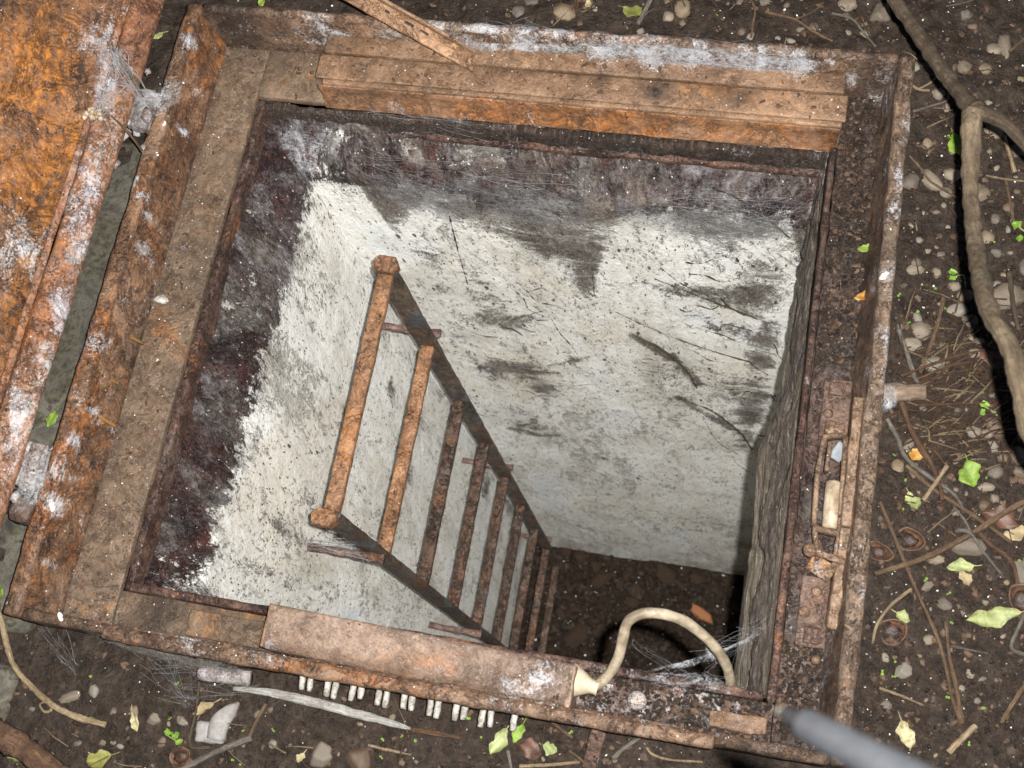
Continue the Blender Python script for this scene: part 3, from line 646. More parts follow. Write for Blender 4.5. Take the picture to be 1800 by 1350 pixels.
def f_crust(y, t):
    q = np.stack([0 * y, y, 0 * y], 1)
    lim = np.clip(.55 + vnoise(q, 9, 5, 21) * .42 + vnoise(q, 38, 3, 2) * .12 + .3 * np.clip((y - .42) / .1, 0, 1), .22, 1.05)
    s_ = t * lim; ex = board_edge(y)
    P = np.stack([.9145 + (ex - .914) * s_ * .92, y, -.084 - .155 * s_], 1)
    edge = np.clip((t - .82) / .18, 0, 1)
    P[:, 0] -= .0075 * (1 - edge ** 2); P[:, 2] += .004 * (1 - edge ** 2) - .012 * edge
    k = vnoise(P * np.array([1, .6, 1]), 26, 5, 5) * .006; P[:, 0] -= k; P[:, 2] += k * .7; return P
obj('ragged_crust', wall_grid(np.linspace(.066, .8, 240), np.linspace(0, 1, 40), f_crust), M['eroded'], shaft, label='dark ragged crust of dirt peeling off the collar board')
fw = obj('front_wall', wall_grid(np.linspace(.1, XR + .03, 60), zz[::2], lambda x, z: np.stack([x, YF + vnoise(np.stack([x, 0 * x, z], 1), 8, 3, 3) * .006, z], 1)), M['plaster_back'], shaft)
P = wverts(fw); setattr_v(fw, 'dirt', .3 + 0 * P[:, 0]); setattr_v(fw, 'tar', np.clip((P[:, 2] + .21) / .05 + .5, 0, 1)); setattr_v(fw, 'stain', .3 + 0 * P[:, 0])
# shaft floor
def f_floor(x, y):
    P = np.stack([x, y, np.full(len(x), FLOOR)], 1); P[:, 2] += vnoise(P, 5, 4, 1) * .025 + vnoise(P, 24, 4, 2) * .013 + vnoise(P, 70, 2, 2) * .004
    return P
tag(obj('shaft_floor', wall_grid(np.linspace(.06, 1.3, 160), np.linspace(0, .8, 110), f_floor), M['floor']), 'dark rubble strewn floor at the bottom of the shaft', None, None, 'structure')

# ================================================================== HATCH FRAME
frame = thing('hatchway', 'square rusted steel hatch frame set in the soil around the shaft', 'hatchway', (.5, .44, GZ))
FR = []
def fpart(name, VF, mat, label=None, parent=None, **k):
    o = obj(name, VF, M[mat], parent or frame, label=label, **k); FR.append(o); return o
ZL = -.0732
# upstand plates with rounded top lips
fpart('rim_bar', rbox((-.011, .0, -.115), (.0115, .885, .0), .0045, .008, .0022, 30), 'rim_orange', 'left rim bar streaked orange and white')
fpart('rim_bar', join([rbox((.9825, .0, -.115), (1.002, .885, .001), .004, .008, .0028, 24)]), 'rim_pale', 'right rim bar, weathered pale brown')
fpart('rim_bar', rbox((.0135, .8745, -.115), (.9825, .889, .001), .006, .008, .0028, 32), 'rim', 'back rim bar draped in cobweb')
fpart('rim_bar', rbox((.0135, -.002, -.06), (.9825, .012, -.001), .005, .008, .002, 30), 'rim', 'front rim bar')
fpart('capping_strip', rbox((.125, -.008, -.010), (.86, .009, .006), .005, .008, .0022, 26), 'rim', 'brown strip lying along the front rim bar')
# dirt fillet against the right and left upstands
def fillet(x0, x1, y0, y1, z0, z1, amp, bend=.5):
    def f(t, y):
        x = x0 + (x1 - x0) * t; z = z0 + (z1 - z0) * (t ** bend if bend != 1 else t)
        P = np.stack([x, y, z], 1); k = vnoise(P, 20, 4, 5) * amp * np.sin(np.pi * np.clip(t, .03, .97)); k2 = vnoise(P, 60, 4, 9) * amp * .5; k = k + k2 * np.clip(t * 4, 0, 1); P[:, 2] += k; P[:, 0] += k * .5
        return P
    return wall_grid(np.linspace(0, 1, 13), np.arange(y0, y1, .005), f)
fpart('inner_face', fillet(.9825, .971, .012, .875, -.012, ZL + .001, .008, .9), 'rim', 'dark crusted slope inside the right rim bar')
fpart('inner_face', fillet(.0125, .029, .012, .875, -.006, ZL + .001, .003, 1), 'rim_orange', 'orange streaked inner face of the left rim bar')
def fb(x, t):
    P = np.stack([x, .875 - .012 * t, -.006 + (ZL + .004) * t], 1); P[:, 2] += 0; P[:, 1] += vnoise(P, 22, 4, 3) * .005 * np.sin(np.pi * np.clip(t, .05, .95)); return P
fpart('inner_face', wall_grid(np.arange(.012, .985, .009), np.linspace(0, 1, 12), fb), 'rim', 'cobwebbed inner face of the back rim bar')
# flat ledges, mitred end to end
fpart('ledge_plate', rbox((.0135, .0125, ZL - .012), (.0965, .8735, ZL), .002, .012, .0016, 18), 'ledge', 'dusty tan left ledge')
fpart('ledge_plate', rbox((.9225, .0125, ZL - .012), (.9825, .8735, ZL), .002, .012, .003, 26), 'ledge_dark', 'dark soil stained right ledge')
fpart('ledge_plate', rbox((.097, .786, ZL - .012), (.922, .8735, ZL), .002, .012, .0016, 18), 'ledge', 'back ledge, mostly covered by the angle bar')
fpart('ledge_plate', rbox((.097, .0125, ZL - .012), (.5, .0585, ZL), .002, .012, .002, 24), 'ledge', 'tan front ledge left of the cover')
fpart('ledge_plate', rbox((.501, .0125, ZL - .012), (.922, .0585, ZL), .002, .012, .003, 24), 'ledge_dark', 'webbed and dirty front ledge right of the cover')
# inner lip (angle leg) round the opening
fpart('inner_lip', rbox((.097, .0595, -.125), (.108, .785, ZL - .006), .003, .010, .0022, 30), 'lip')
fpart('inner_lip', rbox((.9125, .0595, -.125), (.9215, .785, ZL + .004), .003, .010, .0018, 30), 'lip')
fpart('inner_lip', rbox((.1085, .773, -.118), (.9085, .7855, ZL - .012), .003, .008, .004, 34), 'dark_crust')
fpart('inner_lip', rbox((.1085, .768, -.130), (.9085, .7805, -.1185), .003, .010, .0022, 30), 'lip')
fpart('inner_lip', rbox((.1085, .059, -.12), (.9085, .0705, ZL + .004), .003, .010, .0018, 30), 'lip')
# angle bar bolted over the back ledge
AB = []
def y_at(u, v, z): return hit(u, v, 2, z)
xa, xb = .196, .926
fpart('angle_bar', join([rbox((xa, .799, -.034), (xb, .8375, -.0285), .0018, .010, .0008, 20),
      rbox((xa + .012, .7905, -.082), (xb - .004, .7985, -.029), .002, .010, .0012, 24, taper=lambda V, h: V + np.stack([0 * V[:, 0], np.where(V[:, 2] < 0, -.006 * (-V[:, 2] / h[2]), 0), 0 * V[:, 0]], 1))]), 'plate', 'long tan angle bar bolted along the back ledge')
fpart('angle_face', rbox((xa + .006, .788, -.079), (xb - .006, .7905, -.033), .001, .010, .0014, 30, taper=lambda V, h: V + np.stack([0 * V[:, 0], np.where(V[:, 2] < 0, -.008 * (-V[:, 2] / h[2]), 0), 0 * V[:, 0]], 1)), 'edge_orange', 'bright orange rusted front face of the angle bar')
fpart('backing_strip', rbox((xa + .004, .8395, -.036), (xb - .006, .868, -.0265), .002, .010, .0014, 20), 'plate', 'brown strip behind the angle bar')
def bolt(c, r, h, mat, axis=(0, 0, 1), sides=12, lab=None, square=False, nut=False):
    c = np.array(c, float)
    if square:
        a = random.uniform(-.15, .15); Mx = np.eye(4); Mx[:2, :2] = [[math.cos(a), -math.sin(a)], [math.sin(a), math.cos(a)]]; Mx[:3, 3] = c
        VF = rbox((-r, -r, -.002), (r, r, h), .002, .004, .0008, 80, M=Mx)
    else:
        parts = [cyl(c - np.array(axis) * .002, axis, r, h + .002, sides, r * .9, .35)]
        VF = join(parts)
    return fpart('nut' if square else 'bolt', VF, mat, lab)
for u, v in [(788, 128), (922, 147), (1002, 147), (1055, 162), (895, 132), (1152, 120 + 40), (1452, 190), (585, 110), (1325, 190)]:
    c = hit(u, v, 2, -.0285)
    if .80 < c[1] < .836: bolt(c, .0048, .0016, 'plate')
# front cover box over the cable
fpart('cable_cover', None or (lambda: (lambda P_F: P_F)(wall_grid(np.linspace(.326, .694, 60), np.linspace(0, 1, 18),
      lambda x, t: (lambda P: P + np.stack([0 * x, 0 * x, vnoise(P, 16, 3, 6) * .0015], 1))(np.stack([
          x + .006 * (1 - t) * 0, np.interp(t, [0, .12, .3, .8, .9, 1], [.0145, .0165, .027, .064, .0685, .0695]) - .010 * (x - .326) / .37,
          np.interp(t, [0, .12, .3, .8, .9, 1], [-.05, -.014, -.004, .001, -.002, -.05])], 1)))))(), 'cover', 'pinkish brown sheet cover over the cable on the front ledge')
fpart('cover_end', rbox((.689, .006, -.068), (.696, .0575, -.004), .002, .006, .001, 40), 'cover')
fpart('cover_end', rbox((.322, .016, -.068), (.327, .068, -.003), .002, .006, .001, 40), 'plate')
fpart('end_bracket', rbox((.302, .018, -.071), (.319, .052, -.05), .003, .006, .0015, 40), 'plate')
fpart('packing_plate', rbox((.2, .0165, -.0725), (.300, .05, -.064), .002, .008, .0018, 30), 'ledge', 'flaking tan packing plate left of the cable cover')
for u, v, r in [(363, 1108, .0045), (1120, 1232, .012), (1190, 1215, .006)]:
    c = hit(u, v, 2, ZL + .002); bolt(c, r, .008 if r > .01 else .004, 'edge_orange' if r > .01 else 'lip', lab='rust crusted conical bolt on the front ledge' if r > .01 else None)
a, b = hit(1245, 1262, 2, ZL), hit(1348, 1278, 2, ZL)
fpart('rust_flake', bar(a + (0, 0, .006), b + (0, 0, .006), .02, .009, r=.002, step=.006, amp=.003, freq=50), 'plate', 'loose rectangular rust flake on the front ledge corner')
# big loose bolts and lumps on the right ledge
for u, v, r, h, mt in [(1528, 290, .0115, .009, 'latch'), (1478, 408, .006, .003, 'lip'), (1432, 1222, .005, .003, 'lip')]:
    bolt(hit(u, v, 2, ZL + .002), r, h, mt, lab='tan rusted washer on the right ledge near the back corner' if u == 1528 else None)
bolt(hit(122, 1032, 2, ZL), .008, .0025, 'ledge'); bolt(hit(378, 330, 2, ZL), .006, .0012, 'ledge')
# pairs of lime-crusted pins sticking out under the front rim
for k, (u, v) in enumerate([(540, 1188), (585, 1194), (629, 1203), (674, 1212), (719, 1219), (765, 1229), (811, 1238), (857, 1248), (905, 1256)]):
    for s in ((-7, 7) if k < 8 else (0,)):
        p0 = hit(u + s, v + s * .25, 2, -.03); p0[1] = min(p0[1], .004)
        L = random.uniform(.015, .0215); q0 = p0 + np.array([random.uniform(-.001, .001), -L, -.003])
        fpart('pin', tube([p0 + (0, .006, 0), p0, (p0 + q0) / 2, q0], [.0038, .0038, .0040, .0033], sides=8, n=8, amp=.0011, freq=160), 'pin')
# flat bent strap and hollow pipe stub under the front rim
a, b = hit(352, 1183, 2, -.06), hit(440, 1193, 2, -.06)
fpart('pipe_stub', tube([a, b], [.0098, .0098], n=10, sides=12, amp=.0018, freq=70), 'hinge', 'crusted stub of pipe under the front rim')
a, b = g(1052, 1285, -.05), g(1035, 1352, -.085)
fpart('anchor_strap', bar(a, b, .017, .004, (0, .2, 1), amp=.0016), 'latch_plate', 'flat rusted strap running down from the front rim')
# attributes: where lint and soil lie on the frame
DUST = []
for pts, z, r, s in [([(860, 55), (920, 65), (985, 60), (1060, 90), (1150, 95), (1230, 95), (1320, 105), (1400, 120)], -.02, .03, .9), ([(760, 60), (700, 30), (560, 40)], -.01, .03, .7),
                     ([(165, 600), (150, 540), (140, 700), (100, 830), (90, 880), (265, 170), (290, 150)], 0, .015, .7), ([(1590, 215), (1575, 380), (1560, 600), (1570, 1100), (1560, 480)], 0, .02, .6),
                     ([(300, 1090), (340, 1110), (470, 1145), (900, 1215), (950, 1200)], -.01, .025, .7), ([(1080, 1215), (1120, 1260), (1180, 1230), (1250, 1230), (1060, 1250)], ZL, .035, .7),
                     ([(690, 205), (800, 215), (920, 210), (1180, 240), (1300, 250)], -.06, .03, .55), ([(1420, 1150), (1400, 1200)], ZL, .04, .5), ([(1560, 170)], -.05, .03, .6)]:
    for u, v in pts: DUST.append((hit(u, v, 2, z), (r, r, r * 1.6), s))
for k in range(46):
    y = random.uniform(.05, .86); DUST.append((np.array([random.uniform(-.01, .022), y, random.uniform(-.06, 0)]), (random.uniform(.004, .012),) * 2 + (.02,), random.uniform(.4, 1)))
for k in range(30): DUST.append((np.array([random.uniform(.1, .95), random.uniform(.862, .885), random.uniform(-.05, 0)]), (random.uniform(.006, .022), .02, .012), random.uniform(.3, .9)))
for k in range(30): DUST.append((np.array([.992 + random.uniform(-.01, .008), random.uniform(.02, .87), random.uniform(-.02, 0)]), (.006, random.uniform(.006, .02), .01), random.uniform(.3, .9)))
GRIME = [(hit(u, v, 2, z), (r, r, r * 1.5), s) for u, v, z, r, s in [(420, 60, -.03, .05, .8), (480, 40, -.03, .03, .5), (270, 1090, ZL, .03, .9), (533, 1090, 0, .004, 1.0), (967, 1156, 0, .014, .6), (937, 1184, 0, .006, .9), (1152, 160, -.03, .022, 1.0), (1300, 172, -.03, .02, .85), (1060, 135, -.03, .012, .7), (640, 120, -.03, .012, .7), (480, 90, -.04, .03, .6), (560, 60, -.03, .02, .7), (410, 35, -.01, .05, .9), (400, 110, -.03, .03, .6), (320, 440, ZL, .016, .6), (1540, 300, ZL, .07, .8), (1500, 450, ZL, .07, .9), (1490, 600, ZL, .06, .9), (1450, 1200, ZL, .05, .7), (150, 1000, -.03, .05, .6), (1530, 170, -.05, .04, .9)]]  # smallest dot on the cover paints the dark inside a bolt hole
for o in FR:
    P = wverts(o); setattr_v(o, 'dust', blobs(P, DUST)); gr = blobs(P, GRIME)
    low = np.exp(-np.abs(P[:, 2] - ZL) / .02)
    for dd in (abs(P[:, 0] - .03), abs(P[:, 0] - .966), abs(P[:, 1] - .862), abs(P[:, 1] - .0135)):
        gr = np.maximum(gr, .62 * np.exp(-dd / .009) * low)
    for dd in (abs(P[:, 1] - .8385) + abs(P[:, 2] + .03) * 2, abs(P[:, 0] - .1) + 0):
        gr = np.maximum(gr, .45 * np.exp(-dd / .006) * (P[:, 2] > -.08))
    cx = np.minimum(abs(P[:, 0] - .01), abs(P[:, 0] - .98)); cy = np.minimum(abs(P[:, 1] - .01), abs(P[:, 1] - .87))
    gr = np.maximum(gr, .55 * np.exp(-np.hypot(cx, cy) / .05))
    setattr_v(o, 'grime', gr)

# sliding bolt latch on the right ledge
latch = thing('sliding_latch', 'rusted sliding bolt latch with a cream roller on the right ledge', 'latch', hit(1460, 900, 2, ZL))
def lp(name, VF, mat, label=None): return obj(name, VF, M[mat], latch, label=label)
def L_(u, v, z): return hit(u, v, 2, z)
a, b = L_(1474, 668, ZL + .004), L_(1462, 790, ZL + .004)
lp('base_plate', bar(a, b, .034, .008, amp=.001), 'latch_plate')
a, b = L_(1436, 1015, ZL + .004), L_(1422, 1138, ZL + .004)
lp('base_plate', bar(a, b, .034, .008, amp=.001), 'latch_plate')
for u, v, r, sq in [(1470, 685, .0085, True), (1456, 727, .0062, False), (1435, 1040, .0062, False), (1414, 1076, .0066, False), (1427, 1117, .0095, True), (1434, 1160, .006, False)]:
    c = L_(u, v, ZL + .008)
    if sq: 
        Mx = np.eye(4); Mx[:3, 3] = c; lp('nut', rbox((-r, -r, -.002), (r, r, .006), .002, .004, .0008, 80, M=Mx), 'latch_plate')
    else: lp('bolt', cyl(c - (0, 0, .002), (0, 0, 1), r, .007, 14, r * .8, .4), 'latch')
zr_ = -.035
rail = [L_(1512, 705, zr_), L_(1500, 820, zr_), L_(1489, 930, zr_), L_(1478, 1020, zr_ - .005), L_(1464, 1105, zr_ - .02)]
M2, Lr = frame_from(rail[0], rail[2], (0, 0, 1))
lp('slide_rail', join([bar(rail[0], rail[2] * .998 + rail[1] * .002, .0175, .03, amp=.0014, step=.008), bar(rail[2], rail[4], .0165, .028, amp=.0016, step=.008)]), 'latch', 'thick tan slide rail')
zb = -.042
lp('housing_tab', bar(L_(1469, 742, zb), L_(1464, 768, zb), .022, .012, amp=.0008, step=.006), 'latch')
fr_ = [((1445, 770), (1488, 766)), ((1448, 772), (1436, 832)), ((1436, 832), (1430, 925)), ((1428, 928), (1474, 940)), ((1459, 778), (1452, 830)), ((1486, 768), (1474, 938))]
lp('housing', join([bar(L_(*p, zb), L_(*q, zb), .0058, .016, amp=.0006, step=.006) for p, q in fr_]), 'latch')
lp('lower_link', join([bar(L_(*p, zb), L_(*q, zb), .0055, .014, amp=.0006, step=.006) for p, q in [((1431, 932), (1437, 985)), ((1474, 940), (1464, 1000))]]), 'latch')
lp('roller', cyl(L_(1466, 846, zb - .003), L_(1459, 930, zb - .003) - L_(1466, 846, zb - .003), .0098, np.linalg.norm(L_(1459, 930, zb - .003) - L_(1466, 846, zb - .003)), 18, None, .3), 'roller', 'cream worn roller inside the latch')
lp('flake', rbox((-.007, -.012, -.002), (.007, .012, .004), .002, .005, .002, 90, M=np.array(Matrix.Translation(Vector(L_(1474, 795, zb))) @ Euler((0, .3, -.4)).to_matrix().to_4x4())), 'slate')
c0, c1 = L_(1424, 967, -.02), L_(1482, 987, -.024)
lp('latch_rod', join([tube([c0, c1], [.0046, .004], n=8, sides=10, amp=.0005), ((ico(2)[0] * .0085 + c0), ico(2)[1], np.zeros((len(ico(2)[0]), 2)))]), 'latch', 'short rod with a ball end')
lp('striker_plate', bar(L_(1424, 985, -.05), L_(1464, 1012, -.045), .022, .006, (.35, -.5, .8), amp=.001, step=.006), 'latch', 'tilted tan striker plate')
for o in latch.children:
    P = wverts(o); setattr_v(o, 'dust', blobs(P, [(L_(1445, 1000, -.03), (.02,) * 3, .5), (L_(1500, 960, -.03), (.02,) * 3, .5)]))

# ================================================================== LID (open, leaning back on the left)
AL = math.radians(40)
hx, hz = -.036, .012
lu = np.array([-math.sin(AL), 0, math.cos(AL)]); ln = np.array([math.cos(AL), 0, math.sin(AL)])
lid = thing('trapdoor', 'open hatch lid with bright orange rusted underside leaning back on the left', 'trapdoor', (hx, .44, hz))
ML = np.eye(4); ML[:3, 0] = lu; ML[:3, 1] = (0, 1, 0); ML[:3, 2] = -np.cross((0, 1, 0), lu) if False else ln; ML[:3, 3] = (hx, 0, hz)
# handedness: X=lu, Y=y, Z=ln
def lidbox(s0, s1, y0, y1, n0, n1, **k):
    V, F = rbox((s0, y0, n0), (s1, y1, n1), k.pop('r', .003), k.pop('step', .014), k.pop('amp', .002), k.pop('freq', 22))
    V = V @ ML[:3, :3].T + ML[:3, 3]
    if np.linalg.det(ML[:3, :3]) < 0: F = [tuple(f[::-1]) for f in F]
    return V, F
LD = []
LD.append(obj('lid_plate', lidbox(.046, .93, -.03, 1.0, -.014, -.004, step=.016, amp=.003, freq=9), M['lid'], lid))
LD.append(obj('lid_flange', lidbox(.0, .045, -.03, 1.0, -.014, .006, r=.008, step=.011, amp=.002, freq=14), M['lid_edge'], lid, label='rounded brown flange along the hinge edge of the lid'))
LD.append(obj('lid_flange', lidbox(.931, .96, -.03, 1.0, -.014, .006, r=.008, step=.02), M['lid_edge'], lid))
LD.append(obj('lid_flange', lidbox(.046, .93, 1.001, 1.03, -.014, .006, r=.008, step=.02), M['lid_edge'], lid))
LD.append(obj('lid_seam', lidbox(.0462, .056, -.03, 1.0, -.0035, .0015, r=.002, step=.012, amp=.0015), M['lid_edge'], lid, label='dark crease where the flange meets the lid plate'))
for y0, y1, dz in ((.155, .215, 0), (.675, .735, 0)):
    c = np.array([-.026, y0, .0])
    hg = obj('hinge', join([cyl(c, (0, 1, 0), .012, y1 - y0, 18, None, .2), rbox((-.044, y0 + .004, -.004), (-.016, y1 - .004, .007), .003, .007, .002, 50), rbox((-.026, y0 + .006, -.03), (-.0005, y1 - .006, -.006), .003, .007, .002, 50)]), M['hinge'], lid, label='lime crusted hinge at the %s of the lid' % ('front' if y0 < .4 else 'back')); LD.append(hg)
for yh in (.185, .705):
    cr = []
    for k in range(16):
        V, F = stone(2, .45, 1.8, seed=k * 1.7 + yh); cr.append((V * random.uniform(.004, .010) * np.array([1, 1.3, .7]) + np.array([random.uniform(-.046, -.010), yh + random.gauss(0, .026), random.uniform(-.022, .010)]), F, np.zeros((len(V), 2))))
    LD.append(tag(obj('lime_crust', join(cr), M['hinge'], lid), kind='stuff'))
LD.append(obj('hinge_stub', rbox((-.05, .115, -.035), (-.02, .15, -.01), .005, .007, .003, 50), M['latch_plate'], lid))
for o in LD:
    P = wverts(o); setattr_v(o, 'dust', blobs(P, [(hit(u, v, 0, -.1), (r, r, r), s) for u, v, r, s in [(170, 100, .05, .7), (160, 200, .05, .8), (30, 190, .03, .7), (120, 270, .02, .9), (20, 440, .05, .7), (10, 60, .04, .3)]] + [(hit(u, v, 2, .03), (.02, .09, .04), .75) for u, v in [(165, 300), (120, 500), (80, 640), (40, 740)]]))  # long blobs along the flange paint its whitish ridge highlight
    setattr_v(o, 'grime', blobs(P, [(hit(u, v, 0, -.08), (r, r, r), s) for u, v, r, s in [(60, 280, .03, .8), (10, 40, .05, .8), (20, 360, .03, .6), (90, 60, .03, .4)]]))

# stay bar from the back ledge up to the lid
A = hit(836, 112, 2, -.024); B = hit(596, -22, 2, .085); D = (B - A); C = A + D * 2.6
stay = thing('stay_bar', 'flat orange rusted stay bar rising from the back angle bar to the lid', 'stay bar', A)
obj('flat_bar', bar(A, C, .025, .006, (.25, -.2, 1), amp=.001, step=.01), M['stay'], stay)
Mz, Ls = frame_from(A, C, (.25, -.2, 1))
obj('rib', rbox((.03, -.0135, .0032), (Ls, -.009, .014), .0015, .01, .001, 50, M=Mz), M['plate'], stay)
for k, s in enumerate((.075, .098, .128)):
    obj('slot', rbox((s, -.004, .0025), (s + .013, .0, .0035), .0008, .004, .0006, 90, M=Mz), M['hole'], stay)
for o in stay.children: P = wverts(o); setattr_v(o, 'dust', 0 * P[:, 0] + .05)

# ================================================================== LADDER
XLAD = .264
ladder = thing('ladder', 'rusted steel ladder descending the left wall of the shaft', 'ladder', (XLAD, .44, FLOOR))
for yy, nm in ((.64, 'back'), (.238, 'front')):
    VF = rbox((XLAD - .021, yy - .006, FLOOR - .03), (XLAD + .017, yy + .006, -.318), .002, .016, .0012, 30)
    obj('stringer', VF, M['stringer'], ladder, label='%s stringer, grey steel with rust patches' % nm)
for i in range(9):
    z = -.330 - .3269 * i
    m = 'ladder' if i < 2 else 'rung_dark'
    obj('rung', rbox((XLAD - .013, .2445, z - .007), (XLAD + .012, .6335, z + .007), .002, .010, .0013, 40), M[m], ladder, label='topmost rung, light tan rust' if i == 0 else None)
for yy, s in ((.64, 1), (.238, -1)):
    pts = np.array([(-.019, -.014), (.014, -.016), (.024, 0), (.016, .016), (-.016, .017), (-.026, .004)])
    pts = pts * .86; V = []; n = len(pts)
    for zt, k in ((-.334, .94), (-.331, 1), (-.318, 1), (-.314, .92)):
        for (x, y) in pts: V.append((XLAD + x * k + (-.006 if s < 0 else 0), yy + s * .006 + y * k, zt + (.004 if y * s > 0 else 0)))
    F = [tuple(range(n))[::-1], tuple(3 * n + k for k in range(n))] + [(r_ * n + k, r_ * n + (k + 1) % n, (r_ + 1) * n + (k + 1) % n, (r_ + 1) * n + k) for r_ in range(3) for k in range(n)]
    obj('end_cap', (np.array(V), F), M['ladder'], ladder, smooth=False)
for yy, zs_ in ((.642, (-.64, -1.61, -2.55)), (.236, (-.585, -1.6, -2.55))):
    for z in zs_:
        y2 = yy + (.014 if yy > .4 else -.012)
        obj('wall_bracket', tube([(XL - .01, y2, z + .004), (XLAD - .03, y2, z), (XLAD + .022, y2, z)], [.0075, .0078, .0095], n=14, sides=10, amp=.0022, freq=60, flat=.7), M['bracket'], ladder)

# ================================================================== CABLE
cable = thing('cable', 'cream sheathed cable looping from the front cover into the shaft', 'cable', hit(1030, 1200, 2, -.03))
ck = [(1046, 1208, -.035), (1068, 1188, -.03), (1086, 1158, -.018), (1095, 1122, -.005), (1104, 1093, .003), (1128, 1079, .006), (1165, 1079, .004), (1205, 1093, -.004), (1240, 1120, -.02), (1266, 1150, -.04), (1280, 1178, -.065), (1284, 1205, -.1)]
pts = [hit(u, v, 2, z) for u, v, z in ck]; e = pts[-1]; pts += [e + (.004, -.012, -.12), e + (.02, -.02, -.35), e + (.012, -.015, -.8)]
obj('sheath', tube(pts, .0061, n=160, sides=16, amp=.0007, freq=60, knots=.05), M['conduit'], cable)
ga, gb = hit(1004, 1196, 2, -.035), hit(1046, 1208, 2, -.035)
obj('gland', tube([ga, ga + (gb - ga) * .12, ga + (gb - ga) * .8, gb, gb + (gb - ga) * .12], [.0205, .02, .0085, .0085, .0095], n=16, sides=16, amp=.0007, freq=60), M['gland'], cable, label='cream conical gland')

# ================================================================== POLE poking in at the lower right
pole = thing('pole', 'blurred grey metal pole with a pale tip poking in at the lower right', 'pole', at(1365, 1247, .47))
t0 = at(1366, 1248, .472); t1 = at(1720, 1432, .385); pd = (t1 - t0); pl = np.linalg.norm(pd); pd /= pl
obj('tip', tube([t0, t0 + pd * .002, t0 + pd * .005], [.0009, .0018, .0023], n=8, sides=14), M['pole_tip'], pole)
obj('collar', tube([t0 + pd * .005, t0 + pd * .014, t0 + pd * .028], [.0025, .0036, .0046], n=10, sides=18), M['pole_dark'], pole)
obj('shaft', tube([t0 + pd * .0282, t0 + pd * .036, t0 + pd * .06, t0 + pd * .5], [.0047, .0051, .0062, .0085], n=40, sides=22), M['pole'], pole)

# ================================================================== CONCRETE KERB on the left
def kerb():
    parts = [rbox((-.30, -.02, -.16), (-.012, .70, -.076), .012, .016, .008, 14)]
    return parts[0]
k = obj('concrete_kerb', kerb(), M['concrete']); tag(k, 'mossy pale concrete kerb under the hinge side of the hatch', 'kerb')
def slab_pt(u, v): return hit(u, v, 2, -.055)
k = obj('concrete_block', rbox((-.2, -.2, -.15), (-.012, -.055, -.07), .014, .014, .008, 16), M['concrete']); tag(k, 'worn concrete block in the soil at the lower left', 'block')

# ================================================================== BRANCHES AND TWIGS
def th(name, VF, mat, label, cat, group=None, loc=None):
    o = obj(name, VF, M[mat], None, loc=loc); tag(o, label, cat, group); return o
BR = [(1540, -40, 1.56), (1572, 0, 1.53), (1614, 62, 1.48), (1661, 130, 1.42), (1706, 188, 1.36)]
branch = thing('fallen_branch', 'thick forked grey-brown branch arching over the soil beside the right rim', 'branch', g(1710, 400))
fork = at(1714, 196, 1.35)
up_ = [at(*b) for b in BR] + [fork]
e0 = up_[0] + (up_[0] - up_[2]) * 1.5; e0[2] = GZ
obj('limb', tube([e0] + up_, [.006, .0068, .0072, .0074, .0078, .0082, .0098], n=110, sides=18, amp=.0019, freq=75, knots=.3), M['bark_dark'], branch, label='upper dark limb of the branch')
dn = [fork, at(1709, 215, 1.345), at(1706, 330, 1.31), at(1716, 440, 1.23), at(1735, 535, 1.13), at(1777, 615, 1.08), at(1797, 690, 1.06), at(1835, 800, 1.08)]
dn += [dn[-1] + np.array([.14, -.03, -.22]), dn[-1] + np.array([.36, -.06, -.62])]
obj('limb', tube(dn, [.0096, .0088, .0074, .0073, .0073, .0079, .0083, .008, .007, .006], n=150, sides=18, amp=.0019, freq=75, knots=.4), M['bark'], branch, label='lower lighter limb of the branch')
sd = [fork, at(1745, 205, 1.36), at(1780, 230, 1.37), at(1830, 285, 1.39), at(1900, 360, 1.42)]; sd.append(sd[-1] + np.array([.1, -.05, -.25]))
obj('limb', tube(sd, [.008, .0066, .006, .0056, .005, .004], n=40, sides=12, amp=.001, freq=55, knots=.2), M['bark_dark'], branch, label='short side limb of the branch')
obj('snag', tube([at(1712, 205, 1.34), at(1698, 215, 1.335)], [.0058, .0032], n=6, sides=9, amp=.0006), M['bark'], branch)

stub = thing('sawn_stub', 'short sawn wooden stub poking out beside the right rim', 'stub', g(1600, 690, -.03))
obj('wood', tube([hit(1553, 692, 2, -.03), hit(1590, 690, 2, -.026), hit(1628, 690, 2, -.022)], [.0125, .0108, .0092], n=14, sides=14, amp=.0018, freq=70, flat=.85), M['wood_cut'], stub)

def twig(label, pts, r, mat='twig', up=.006, z=None, name='twig', sides=7, knots=.4, group=None, branchlets=()):
    def conv(ps): return [gp(u, v, up + (lift if lift else 0)) for (u, v, *q) in ps for lift in [(q[0] if q else 0)]]
    rr = [x * pxm(900, 900) for x in (r if isinstance(r, (list, tuple)) else (r, r * .7))]
    rr = [x * .85 for x in rr]
    VFs = [tube(conv(pts), rr, n=max(16, 14 * len(pts)), sides=sides, amp=rr[0] * .28, freq=120, knots=knots * 1.5)]
    for bp, br in branchlets:
        VFs.append(tube(conv(bp), [br * pxm(900, 900), br * .5 * pxm(900, 900)], n=10, sides=6, knots=knots))
    return th(name, join(VFs), mat, label, 'twig', group)
twig('thin brown stem running down from the right rim across bare soil', [(1545, 885), (1600, 1020), (1648, 1130), (1672, 1230), (1688, 1270)], (3.6, 2.6), 'twig', .008)
twig('brown stick crossing the soil from the rim to the far right edge', [(1535, 1012), (1620, 985), (1690, 950), (1770, 900), (1810, 880)], (5, 5.5), 'twig', .012)
